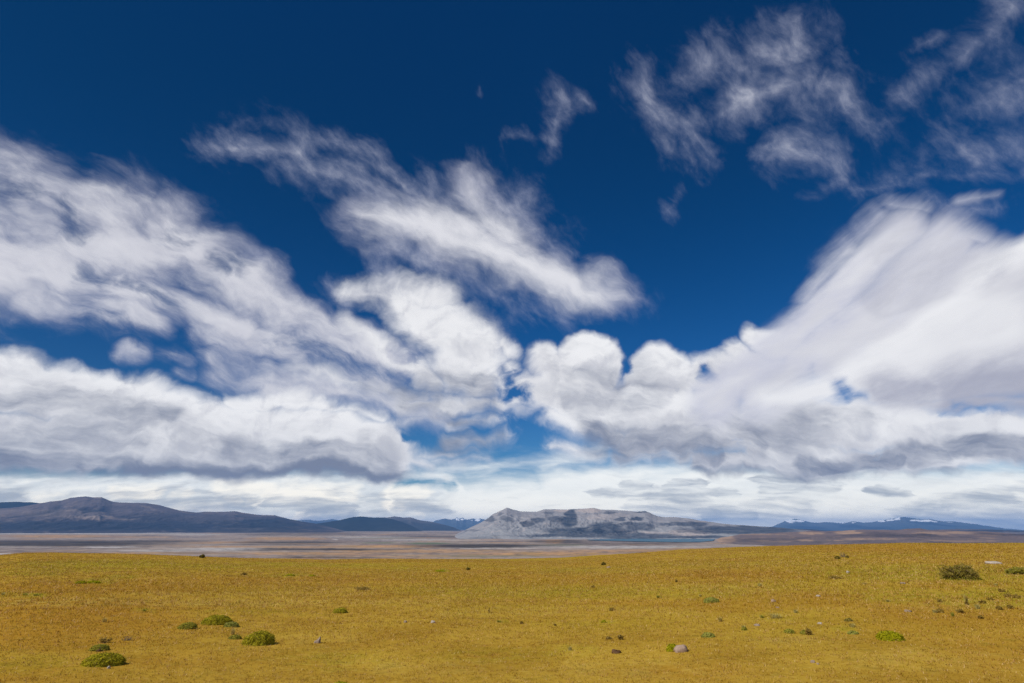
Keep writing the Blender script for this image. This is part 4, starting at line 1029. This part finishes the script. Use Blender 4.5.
def cushion(x, y, wpx, hpx, mat, label, seed, skirt=None, leaf=0.022, dens=1.0, group='cushion plants on the grassland', name='cushion_plant', lump=0.16):
    loc, mpp = place(x, y)
    w, h = wpx * mpp, 0.86 * hpx * mpp
    d = w * 0.8
    h = max(h - 0.25 * d * (CAM_Z - loc[2]) / math.hypot(loc[0], loc[1]), 0.35 * h)      # the seen height also holds some of the depth
    loc = (loc[0] + math.sin(-facing(loc)) * d * 0.42, loc[1] + math.cos(facing(loc)) * d * 0.42, 0)
    loc = (loc[0], loc[1], float(ground_z(loc[0], loc[1])) - 0.015)
    rng = np.random.default_rng(seed)
    root = empty(name, loc, facing(loc))
    tag(root, label, 'plant', group)
    leaf = max(leaf, 0.75 * mpp)
    n = int(np.clip(dens * 2.6 * (w * d + w * h) / (leaf * leaf), 250, 5200))
    P, N = dome_surface(rng, n, w, d, h, lump, seed)
    patch = vnoise(P[:, 0] / (w * 0.16) + seed, P[:, 1] / (w * 0.16), seed + 2)
    tint = np.clip(0.45 + 0.35 * patch + rng.uniform(-0.3, 0.3, n), 0, 0.89)
    tint[rng.random(n) < 0.05] = 0.97
    if skirt is not None:
        keep = (P[:, 2] > skirt * h * (0.6 + 0.5 * vnoise(P[:, 0] / (w * 0.2), P[:, 1] / (w * 0.2), seed + 8))) | (rng.random(n) < 0.25)
        P, N, tint = P[keep], N[keep], tint[keep]
    core = dome_core(w, d, h, lump, seed, 0.97)
    leaves_mesh('foliage', P, N, rng, leaf, tint, mat, root, stand=0.3, core=core)
    if skirt is not None:
        m = 170
        Q, M = dome_surface(rng, m, w * 0.98, d * 0.98, h, lump, seed)
        Q[:, 2] *= skirt * 1.25
        segs = []
        for q, nrm in zip(Q, M):
            o = q * np.array([0.82, 0.82, 0.45])
            e = q + nrm * 0.012 + rng.normal(size=3) * 0.02 * w
            e[2] = max(e[2], 0.0)
            segs.append((o, e, 0.0045 + 0.003 * w, 0.002))
        v, q = tubes(segs, 3)
        mesh_from('dead_twigs', v, q, [tm_grey], False, None, root)
    return root

def shrub(x, y, wpx, hpx, mat, tmat, label, seed, nb=46, leafy=1.0, name='shrub', group=None, leaf=0.03, skirt=None, loose=1.0):
    """open shrub: forking twigs with small leaves along them"""
    loc, mpp = place(x, y)
    w, h = wpx * mpp, hpx * mpp
    rng = np.random.default_rng(seed)
    root = empty(name, (loc[0], loc[1], loc[2] - 0.01), facing(loc))
    tag(root, label, 'shrub' if name != 'dry_tuft' else 'dry tuft', group)
    segs, tips = [], []
    rad = max(0.012 * w, 0.0035)
    for k in range(nb):
        a = rng.uniform(0, 2 * np.pi); rr_ = rng.uniform(0, 0.22)
        p = np.array([w * rr_ * np.cos(a), w * 0.7 * rr_ * np.sin(a), 0.0])
        el = rng.uniform(0.15, 1.45); L = 1.0 / 3
        env = np.array([0.5 * w * np.cos(el) * np.cos(a + rng.normal() * 0.4), 0.38 * w * np.cos(el) * np.sin(a + rng.normal() * 0.4), h * (0.25 + 0.75 * np.sin(el))]) * rng.uniform(0.75, 1.06)
        pts = [p]
        for j in range(3):
            q = p + (env - p) * (j + 1) / 3 + rng.normal(size=3) * 0.035 * w * (j + 1) / 3
            q[2] = max(q[2], 0.005)
            segs.append((pts[-1], q, rad * (1 - 0.28 * j), rad * (1 - 0.28 * (j + 1)) + 0.0008))
            pts.append(q)
            if j > 0:
                for _ in range(2):
                    e = q + rng.normal(size=3) * np.array([0.07 * w, 0.07 * w, 0.10 * h]); e[2] = max(e[2], 0.01)
                    segs.append((q, e, rad * 0.4, rad * 0.18)); tips.append(e); tips.append((q + e) / 2)
        tips += pts[1:]
    v, q = tubes(segs, 3)
    mesh_from('branches', v, q, [tmat], False, None, root)
    if leafy > 0:
        T = np.array(tips)
        n = int(len(T) * 9 * leafy)
        P = T[rng.integers(0, len(T), n)] + rng.normal(size=(n, 3)) * 0.035 * w * loose
        P[:, 2] = np.abs(P[:, 2])
        N = P / np.array([w, w, h]); N /= np.linalg.norm(N, axis=1)[:, None] + 1e-6
        leaves_mesh('foliage', P, N, rng, max(leaf, 0.6 * mpp), np.clip(rng.uniform(0, 1.0, n), 0, 1), mat, root, stand=0.5)
    if skirt is not None:
        n = 900
        a = rng.uniform(0, 2 * np.pi, n)
        P = np.stack([0.52 * w * np.cos(a) * rng.uniform(0.75, 1.08, n), 0.42 * w * np.sin(a) * rng.uniform(0.75, 1.08, n), np.abs(rng.normal(0, 0.10 * h, n))], 1)
        N = np.tile([0, 0, 1.0], (n, 1))
        leaves_mesh('ground_leaves', P, N, rng, max(leaf, 0.6 * mpp) * 1.2, rng.uniform(0, 0.8, n), skirt, root, stand=1.0)
    return root

def tuft(x, y, wpx, hpx, mat, label, seed, nb=90, group='grass tufts on the grassland', spread=0.5):
    """a bunch of arching grass blades"""
    loc, mpp = place(x, y)
    w, h = wpx * mpp, hpx * mpp
    rng = np.random.default_rng(seed)
    a = rng.uniform(0, 2 * np.pi, nb); r0 = rng.uniform(0, 0.3, nb) * w
    lean = rng.uniform(0.1, 1.0, nb) * spread * w * 0.7
    hh = h * rng.uniform(0.5, 1.1, nb)
    bx, by = r0 * np.cos(a), 0.7 * r0 * np.sin(a)
    dx, dy = np.cos(a + rng.normal(size=nb) * 0.5), np.sin(a + rng.normal(size=nb) * 0.5)
    wd = max(0.004, 0.22 * mpp)
    sx, sy = -dy * wd, dx * wd
    z = np.zeros(nb) - 0.01
    v = np.stack([np.stack([bx - sx, by - sy, z], 1), np.stack([bx + sx, by + sy, z], 1),
                  np.stack([bx + dx * lean * 0.35 + sx * 0.7, by + dy * lean * 0.35 + sy * 0.7, hh * 0.65], 1), np.stack([bx + dx * lean * 0.35 - sx * 0.7, by + dy * lean * 0.35 - sy * 0.7, hh * 0.65], 1),
                  np.stack([bx + dx * lean, by + dy * lean, hh], 1)], 1).reshape(-1, 3)
    b5 = np.arange(nb)[:, None] * 5
    ob = mesh_from('grass_tuft', v, [b5 + np.array([[0, 1, 2, 3]]), b5 + np.array([[3, 2, 4]])], [mat], False, {'tint': np.repeat(rng.uniform(0, 1, nb), 5)}, None, loc)
    tag(ob, label, 'grass tuft', group)
    return ob

def stone(x, y, wpx, hpx, mat, label, seed, name='stone', cat='stone', group='stones lying in the grass', sharp=0.3, tilt=0.0, peak=None):
    loc, mpp = place(x, y)
    w, h = wpx * mpp, hpx * mpp
    nu, nv = 22, 13
    th = np.linspace(0, 2 * np.pi, nu, endpoint=False); ph = np.linspace(-np.pi / 2, np.pi / 2, nv)
    T, Pp = np.meshgrid(th, ph)
    nx, ny, nz = np.cos(Pp) * np.cos(T), np.cos(Pp) * np.sin(T), np.sin(Pp)
    k = 1 + sharp * (vnoise(nx * 1.4 + seed, ny * 1.4 + nz * 1.1, seed) + 0.4 * vnoise(nx * 3.5 - seed, ny * 3.5 + nz * 2.7, seed + 3))
    sq = np.stack([np.sign(q) * np.abs(q) ** 0.8 for q in (nx, ny, nz)], -1) * k[..., None]
    V = sq * np.array([w / 2, w * 0.38, h * 0.75])
    if peak: V[..., 2] += h * peak * sstep(V[..., 0], -0.1 * w, 0.4 * w) * (nz > 0)
    V = V.reshape(-1, 3)
    c, s_ = math.cos(tilt), math.sin(tilt)
    V = np.stack([V[:, 0] * c - V[:, 2] * s_, V[:, 1], V[:, 0] * s_ + V[:, 2] * c + h * 0.12], 1)
    idx = np.arange(nu * nv).reshape(nv, nu)
    q = np.stack([idx[:-1].ravel(), np.roll(idx[:-1], -1, 1).ravel(), np.roll(idx[1:], -1, 1).ravel(), idx[1:].ravel()], 1)
    ob = mesh_from(name, V, q, [mat], True, None, None, loc)
    ob.rotation_euler = (0, 0, facing(loc) + 0.1 * (seed % 5 - 2))
    tag(ob, label, cat, group)
    return ob

# --- cushions (x, foot y, width px, height px)
cushion(101.5, 667, 37, 14.5, lm_bright, 'largest bright green cushion plant with grey twigs, nearest the lower left corner', 11, skirt=0.34, leaf=0.020)
cushion(99, 651.5, 17, 7.5, lm_green, 'small green cushion directly behind the largest bright cushion at lower left', 12, leaf=0.02)
cushion(216, 625.3, 29, 10.3, lm_bright, 'wide smooth green cushion plant, farther back of the two large mounds left of centre', 13, leaf=0.022)
cushion(231, 627.5, 14.5, 6, lm_soft, 'small grey-green cushion touching the right end of the wide smooth mound', 14, leaf=0.022)
cushion(187.5, 629.4, 17, 7.4, lm_green, 'grey-green cushion standing alone just left of the wide smooth mound', 15, skirt=0.3, leaf=0.022)
cushion(258, 646, 31, 14.5, lm_bright, 'tall rough green cushion with grey dead twigs showing along its foot', 16, skirt=0.5, leaf=0.021, lump=0.22)
cushion(234.5, 639.5, 12, 5, lm_green, 'low green cushion just left of the rough mound with dead twigs', 17, leaf=0.02)
cushion(340, 613.5, 14, 6, lm_bright, 'single green cushion in open grass between the rough mound and the centre', 18, leaf=0.024)
cushion(340, 691, 19, 10, lm_lime, 'lime green cushion cut off by the bottom edge of the picture', 19, leaf=0.018)
cushion(672.5, 651.8, 12, 8.5, lm_lime, 'lime green cushion pressed against a rounded pinkish stone', 20, leaf=0.02)
cushion(711.5, 603, 15, 6, lm_soft, 'pale soft green cushion, farthest back of those right of centre', 21, leaf=0.026)
cushion(708.5, 638, 13, 5.6, lm_soft, 'pale green cushion behind and right of the pinkish stone', 22, leaf=0.022)
cushion(891, 641.3, 24, 10.8, lm_lime, 'round yellow-green cushion plant alone in the right foreground', 23, leaf=0.021)
cushion(789.5, 633.5, 10, 5.2, lm_green, 'small dark green cushion left of the half brown cushion', 24, leaf=0.022)
cushion(804.5, 634.8, 7, 5.2, lm_green, 'small green cushion with a brown dead clump on its right side', 25, leaf=0.02)
cushion(853.5, 634.5, 10, 4.2, lm_soft, 'faint soft green cushion left of the round yellow-green one', 26, leaf=0.022)
cushion(744.5, 631, 5, 4, lm_green, 'tiny green cushion between the pale cushions and the dark green one', 27, leaf=0.02)
cushion(440, 572, 10, 2.0, lm_lime, 'flat bright green mat of leaves far off near the centre', 28, leaf=0.05)
cushion(290, 576.2, 9, 2.4, lm_lime, 'left of two flat bright green mats far off behind the left mounds', 29, leaf=0.05)
cushion(312, 576.6, 7, 1.8, lm_lime, 'right of two flat bright green mats far off behind the left mounds', 30, leaf=0.05)
cushion(93, 583.6, 12, 3.0, lm_lime, 'brightest of the flat green mats on the far left slope', 31, leaf=0.05)
cushion(80.5, 584, 9, 3.0, lm_lime, 'flat green mat just left of the brightest one on the far left slope', 32, leaf=0.05)
cushion(849, 621.8, 7, 4.0, lm_dark, 'dark brown-green tussock above the faint soft green cushion', 33, leaf=0.022)
cushion(604, 623, 5, 3.0, lm_lime, 'little yellow-green cushion in open grass right of centre', 34, leaf=0.02)

# --- shrubs and dry clumps
shrub(961, 580, 31, 12.5, lm_dark, tm_brown, 'large dark twiggy bush standing alone on the right', 41, nb=74, leafy=1.25, leaf=0.035, skirt=lm_green, loose=0.8)
shrub(1017, 574.5, 17, 6.0, lm_green, tm_brown, 'low green shrub cut off by the right edge beside the large bush', 42, nb=40, leafy=1.1, leaf=0.03)
shrub(202, 558, 4.6, 2.8, lm_dark, tm_brown, 'tiny dark bush on the left skyline of the grassland', 43, nb=26, leafy=1.2, leaf=0.06)
shrub(603.5, 565.2, 4.2, 2.4, lm_dark, tm_brown, 'small dark green bush near the far edge right of centre', 44, nb=26, leafy=1.3, leaf=0.06)
shrub(468, 570.2, 4.0, 2.2, lm_dark, tm_brown, 'small dark green bush far off beside the flat bright mat near the centre', 45, nb=26, leafy=1.3, leaf=0.06)
shrub(838, 559, 4.6, 2.2, lm_dark, tm_brown, 'small dark bush left of the bare grey shrub on the far right', 46, nb=26, leafy=1.3, leaf=0.06)
shrub(843.5, 557.2, 9, 4.6, lm_dark, tm_grey, 'bare pale grey shrub without leaves near the far right skyline', 47, nb=30, leafy=0)
shrub(847.3, 558.2, 2.6, 2.4, lm_dark, tm_brown, 'dark dead stub at the right foot of the bare grey shrub', 48, nb=16, leafy=0.2, leaf=0.04, name='dead_bush')
shrub(620.5, 639.6, 5.5, 4.6, lm_drab, tm_drab, 'dark upright dry tuft behind the dark soil lump', 49, nb=26, leafy=0.35, name='dry_tuft', leaf=0.015)
shrub(609, 639.6, 6, 2.6, lm_drab, tm_drab, 'low dark dry tuft just left of the upright dry tuft', 50, nb=22, leafy=0.25, name='dry_tuft', leaf=0.015)
shrub(126, 640.6, 13, 4.5, lm_drab, tm_grey, 'low sprawl of dead grey twigs right of the small green cushion', 51, nb=26, leafy=0, name='dry_tuft')
shrub(104, 643, 12, 5, lm_drab, tm_drab, 'brown dry twigs right behind the small green cushion at lower left', 52, nb=24, leafy=0.3, name='dry_tuft', leaf=0.014)
shrub(809, 634.9, 6.5, 5.4, lm_drab, tm_drab, 'brown dead clump joined to the right of a small green cushion', 53, nb=40, leafy=0.3, name='dry_tuft', leaf=0.015)
shrub(489, 613.2, 2.2, 4.2, lm_drab, tm_drab, 'thin dark upright stalk alone in the grass at centre', 54, nb=7, leafy=0.2, name='dry_tuft', leaf=0.012)
shrub(362, 590.3, 17, 2.2, lm_drab, tm_drab, 'long flat dark strip of dead growth left of centre', 55, nb=40, leafy=0.4, name='dry_tuft', leaf=0.03)
shrub(835, 579, 13, 1.8, lm_drab, tm_drab, 'flat dark strip of dead growth in the grass left of the large bush', 56, nb=36, leafy=0.5, name='dry_tuft', leaf=0.03)
shrub(243.5, 575, 6, 1.8, lm_drab, tm_drab, 'small black clump far off on the left, above the smooth mound', 57, nb=26, leafy=0.6, name='dry_tuft', leaf=0.03)
shrub(593, 588, 3.4, 2.0, lm_drab, tm_drab, 'small dark clump below the bush near the far edge', 58, nb=18, leafy=0.5, name='dry_tuft', leaf=0.03)
shrub(611.5, 611.2, 6, 2.6, lm_drab, tm_drab, 'brown twiggy clump halfway down the grass right of centre', 59, nb=22, leafy=0.25, name='dry_tuft', leaf=0.02)
shrub(521.5, 624, 3.4, 2.4, lm_drab, tm_drab, 'dark dry clump in the middle of the grass below centre', 60, nb=18, leafy=0.4, name='dry_tuft', leaf=0.015)
shrub(555, 626, 3.0, 2.0, lm_drab, tm_drab, 'smaller dark clump just right of the dark dry clump below centre', 61, nb=16, leafy=0.3, name='dry_tuft', leaf=0.015)
shrub(676.5, 582.4, 2.6, 2.0, lm_drab, tm_drab, 'tiny dark clump in the far grass left of the pale tuft band', 62, nb=16, leafy=0.4, name='dry_tuft', leaf=0.03)
shrub(659, 598, 5, 2.0, lm_green, tm_drab, 'low dark clump left of the farthest pale green cushion', 63, nb=18, leafy=0.4, name='dry_tuft', leaf=0.02)
GD = 'dark dry clumps in the grass below the large bush'
for x, y, w_, h_, lb in ((1002, 592.6, 6, 3.2, 'topmost clump of the cluster of dark clumps on the right slope'), (1008, 597.2, 6.5, 3.0, 'dark clump just below and right of the topmost one in the right-hand cluster'),
                         (1017, 598.2, 6, 3.4, 'dark clump at the right end of the cluster, near the picture edge'), (940, 602.5, 5.5, 3.2, 'dark clump with a pale top below the left end of the large bush'),
                         (967, 605, 3.4, 2.6, 'dark clump at the foot of a tall straw stalk'), (982, 603.8, 6.5, 3.0, 'greyish clump right of the tall straw stalk'), (991, 600.6, 6, 2.4, 'flat greyish clump between the stalk and the right-hand cluster'),
                         (1000, 610, 6, 3.0, 'left of two dark clumps low on the far right'), (1010, 608.8, 6, 2.8, 'right of two dark clumps low on the far right'), (960, 612.8, 6.5, 3.0, 'dark clump below the tall straw stalk'),
                         (981, 619, 5, 2.8, 'lowest dark clump on the right, alone in orange grass'), (940, 612.6, 6, 2.8, 'grey-brown clump between two pale straw tufts')):
    shrub(x, y, w_, h_, lm_drab, tm_drab, lb, int(x * 7 + y), nb=22, leafy=0.45, name='dry_tuft', group=GD, leaf=0.02)

# --- grass tufts
TF = [(104, 622.5, 7, 4.5, lm_straw, 'pale straw tuft alone above the cluster at lower left'), (232.5, 634.5, 7, 6.5, lm_straw, 'straw tuft sprouting between the two large mounds'),
      (720, 621.8, 8, 5.0, lm_straw, 'straw tuft with a dark foot right of centre'), (776, 618.3, 19, 5.0, lm_paletuft, 'long pale yellow tussock on the right, widest of the tufts'), (762, 618.2, 6, 3.0, lm_greentuft, 'small green tuft at the left end of the long pale tussock'),
      (744, 629.5, 6, 4.2, lm_paletuft, 'pale tuft above the tiny green cushion'), (760, 586.5, 8, 3.4, lm_paletuft, 'pale green tuft in the far straw band right of centre'), (796, 613.2, 6, 3.4, lm_paletuft, 'pale tuft in orange grass right of the long tussock'),
      (966.5, 603.5, 6, 8.6, lm_straw, 'tall leaning straw stalk on the right slope'), (978, 609, 8, 5.0, lm_paletuft, 'pale leaning tuft right of the tall straw stalk'), (935, 613, 7, 3.6, lm_paletuft, 'pale straw tuft left of a grey-brown clump on the right'),
      (953, 616.5, 6, 4, lm_greentuft, 'yellow-green tuft low on the right slope'), (25, 595.4, 9, 2.4, lm_greentuft, 'green tuft by the straw band near the left edge'), (36, 596, 8, 2.4, lm_greentuft, 'second green tuft by the straw band, a little farther from the left edge'),
      (3, 595, 7, 2.6, lm_paletuft, 'pale tuft touching the left edge of the picture'), (144, 611.5, 7, 2.4, lm_greentuft, 'small green tuft in the straw band above the smooth mounds'), (570, 651, 6, 4.0, lm_paletuft, 'pale greenish tuft in the foreground left of the dark soil lump'),
      (499, 622.4, 7, 2.2, lm_greentuft, 'low green tuft left of the dark dry clump below centre'), (865, 584.5, 9, 2.2, lm_straw, 'flat straw tuft left of the large bush'), (888, 602, 7, 2.2, lm_paletuft, 'pale flat tuft midway down the right side'),
      (853, 627.6, 9, 4.0, lm_paletuft, 'pale wispy tuft above the faint soft green cushion'), (996, 585.5, 5, 2.0, lm_paletuft, 'pale green tuft below the low shrub at the right edge'), (700, 596.5, 4, 2.0, lm_paletuft, 'pale small tuft just above the farthest pale green cushion')]
for k, (x, y, w_, h_, mt, lb) in enumerate(TF):
    tuft(x, y, w_, h_, mt, lb, 300 + k, nb=110 if w_ > 12 else 70)

# --- stones and soil
stone(681.5, 652.0, 13.5, 6.8, sm_pink, 'rounded pinkish stone beside a lime green cushion', 71, sharp=0.18)
stone(994, 563.9, 14, 2.6, sm_white, 'long white stone lying in far grass above the large bush', 72, sharp=0.22, tilt=-0.04)
stone(433, 623, 4.4, 2.3, sm_white, 'pale stone in open grass at centre left', 73)
stone(405.5, 622.6, 3.4, 2.2, sm_grey, 'greyish stone left of the pale stone at centre left', 74)
stone(820, 624.2, 4.6, 1.9, sm_white, 'flat white stone above the half brown cushion', 75)
stone(818.5, 596.8, 4.0, 1.7, sm_white, 'flat white stone in orange grass farther back on the right', 76)
stone(773.5, 602, 4, 2.4, sm_pink, 'brownish stone above the long pale tussock', 77)
stone(777.5, 608, 3.4, 1.2, sm_pink, 'flat brown stone right above the long pale tussock', 78)
stone(848, 573, 3.0, 2.2, sm_white, 'small white stone in the green strip left of the large bush', 79)
stone(608.5, 568, 3.8, 1.6, sm_pink, 'pinkish stone just right of the bush near the far edge', 80)
stone(908, 612, 6, 2.0, sm_grey, 'pale grey stone on the right, left of the straw tufts', 81)
stone(903, 584, 5, 1.5, sm_grey, 'grey flat stone left of the large bush', 82)
stone(757, 626, 6, 1.8, sm_grey, 'grey flat stone left of the small dark green cushion', 83)
stone(813, 663, 4.4, 2.4, sm_grey, 'pale stone half sunk in the right foreground', 84)
stone(818, 664.5, 2.6, 1.6, sm_grey, 'smaller pale stone beside the half sunk one in the right foreground', 85)
stone(108.5, 668.6, 3.0, 2.6, sm_white, 'whitish stone at the foot of the largest bright cushion', 86)
stone(317.5, 643.3, 6.4, 3.4, sm_grey, 'small angular grey stone standing up at its right end', 87, sharp=0.35, peak=0.75)
stone(616, 653.3, 9.5, 3.6, sm_clod, 'dark brown soil lump in the foreground right of centre', 88, name='soil_lump', cat='soil lump', group=None, sharp=0.4)
stone(98.5, 651.7, 4.2, 2.6, sm_clod, 'dark hollow lump in front of the small green cushion at lower left', 89, name='soil_lump', cat='soil lump', group=None, sharp=0.4)

# ------------------------------------------------------------------ short steppe grass (uncountable)
rng = np.random.default_rng(5)
NT = 300000
u = rng.random(NT)
ra, rb_ = 3.5, 190.0
rt = (ra ** 0.4 + u * (rb_ ** 0.4 - ra ** 0.4)) ** (1 / 0.4)
at_ = rng.uniform(math.radians(-52), math.radians(52), NT)
tx, ty = rt * np.sin(at_), rt * np.cos(at_)
keep = vnoise(tx / 0.35, ty / 0.35, 91) + 0.5 * vnoise(tx / 1.3, ty / 1.3, 92) > -0.62
tx, ty, rt = tx[keep], ty[keep], rt[keep]
NTk = len(tx)
tz = ground_z(tx, ty)
mk, _ = land_masks(tx, ty, tz)
per = 3
nb = NTk * per
bx = np.repeat(tx, per); by = np.repeat(ty, per); bz = np.repeat(tz, per); br = np.repeat(rt, per)
sp_ = 0.022 * (br / 8) ** 0.8
bx = bx + rng.normal(size=nb) * sp_; by = by + rng.normal(size=nb) * sp_
hgt = (0.015 + 0.022 * rng.random(nb) ** 2) * (0.7 + 0.6 * np.repeat(rng.random(NTk), per)) * (1 + 0.35 * np.repeat(mk['straw'], per)) * np.clip(br / 12, 0.9, 2.6)
wid = 0.0036 * (br / 8) ** 0.85
aa = rng.uniform(0, 2 * np.pi, nb)
lean = hgt * rng.uniform(0.4, 1.8, nb)
la = aa + np.pi / 2 + rng.normal(size=nb) * 0.4
v = np.empty((nb, 3, 3), np.float32)
v[:, 0] = np.stack([bx - np.cos(aa) * wid, by - np.sin(aa) * wid, bz - 0.004], 1)
v[:, 1] = np.stack([bx + np.cos(aa) * wid, by + np.sin(aa) * wid, bz - 0.004], 1)
v[:, 2] = np.stack([bx + np.cos(la) * lean, by + np.sin(la) * lean, bz + hgt], 1)
tintv = np.clip(np.repeat(rng.random(NTk), per) * 0.7 + 0.3 * rng.random(nb), 0, 1)
ga = {'tint': np.repeat(tintv, 3), 'tone': np.repeat(np.repeat(rng.random(NTk), per), 3)}
for k in ('green', 'straw', 'rust'):
    ga[k] = np.repeat(np.repeat(mk[k], per), 3)
gm, B, p = material('steppe_grass')
P_ = pos(B)
c = steppe_colour(B, B.noise(P_, 0.045, 5.0, 0.55), B.noise(P_, 0.5, 6.0, 0.6), None, B.noise(B.v('ADD', P_, (40.0, 7.0, 3.0)), 2.3, 6.0, 0.62))
t = attr(B, 'tint')
c = B.mix(B.smooth(t, 0.42, 0.16), c, (0.26, 0.115, 0.010))
c = B.mix(B.mul(B.smooth(t, 0.55, 0.75), 0.75), c, (0.57, 0.39, 0.095))
c = B.mix(B.mul(B.smooth(t, 0.80, 0.90), 0.75), c, (0.33, 0.28, 0.022))
t2 = attr(B, 'tone')
c = B.mix(B.mul(B.smooth(t2, 0.66, 0.76), 0.75), c, (0.56, 0.32, 0.12))
c = B.mix(B.mul(B.smooth(t2, 0.93, 0.96), 0.9), c, (0.70, 0.49, 0.22))
c = B.mix(B.mul(B.smooth(t2, 0.06, 0.04), 0.9), c, (0.15, 0.10, 0.012))
c = B.mix(B.mul(B.smooth(t2, 0.16, 0.08), 0.7), c, (0.34, 0.235, 0.012))
B.t.links.new(c, p.inputs['Base Color'])
thin(gm, B, p, c, 0.25)
grass = mesh_from('grass', v.reshape(-1, 3), np.arange(nb * 3).reshape(nb, 3), [gm], False, ga)
grass['kind'] = 'stuff'
grass['label'] = 'short golden steppe grass covering the foreground'
grass['category'] = 'grass'
# ------------------------------------------------------------------ the air between here and the mountains
HAZE = 61500.0
z0, z1 = -140.0, 850.0
hv = np.array([(x, y, z) for z in (z0, z1) for y in (-9000.0, HAZE) for x in (-HAZE, HAZE)])
hf = np.array([(0, 2, 3, 1), (4, 5, 7, 6), (0, 1, 5, 4), (2, 6, 7, 3), (0, 4, 6, 2), (1, 3, 7, 5)])
hm = bpy.data.materials.new('haze_air'); hm.use_nodes = True
ht = hm.node_tree; ht.nodes.clear()
ho = ht.nodes.new('ShaderNodeOutputMaterial'); hp = ht.nodes.new('ShaderNodeVolumePrincipled')
hp.inputs['Color'].default_value = (0.16, 0.42, 0.92, 1)
hp.inputs['Density'].default_value = 2.3e-5
hp.inputs['Anisotropy'].default_value = 0.0
ht.links.new(hp.outputs[0], ho.inputs['Volume'])
haze = mesh_from('haze', hv, [hf], [hm], False)
haze['kind'] = 'stuff'
haze['label'] = 'thin blue air between the plain and the far mountains'
# ------------------------------------------------------------------ sun and render settings
sun = bpy.data.lights.new('sun', 'SUN')
sun.energy = 4.2
sun.angle = math.radians(0.5)
sun.color = (1.0, 0.95, 0.87)
sun_ob = bpy.data.objects.new('sun', sun)
COL.objects.link(sun_ob)
sd = Vector((math.sin(SUN_AZ) * math.cos(SUN_EL), math.cos(SUN_AZ) * math.cos(SUN_EL), math.sin(SUN_EL)))
sun_ob.rotation_euler = sd.to_track_quat('Z', 'Y').to_euler()
sun_ob.location = (0, 0, 50)

vs = SC.view_settings
vs.view_transform = 'Standard'
vs.look = 'None'
vs.exposure = 0.0
vs.gamma = 1.0
vs.use_curve_mapping = False
SC.cycles.max_bounces = 6
SC.cycles.diffuse_bounces = 2
SC.cycles.transparent_max_bounces = 8
SC.cycles.volume_bounces = 1
SC.cycles.use_adaptive_sampling = True
SC.cycles.adaptive_threshold = 0.008
SC.cycles.adaptive_min_samples = 48
SC.cycles.use_denoising = True
SC.cycles.denoiser = 'OPENIMAGEDENOISE'
SC.cycles.denoising_input_passes = 'RGB_ALBEDO_NORMAL'
SC.cycles.denoising_prefilter = 'NONE'
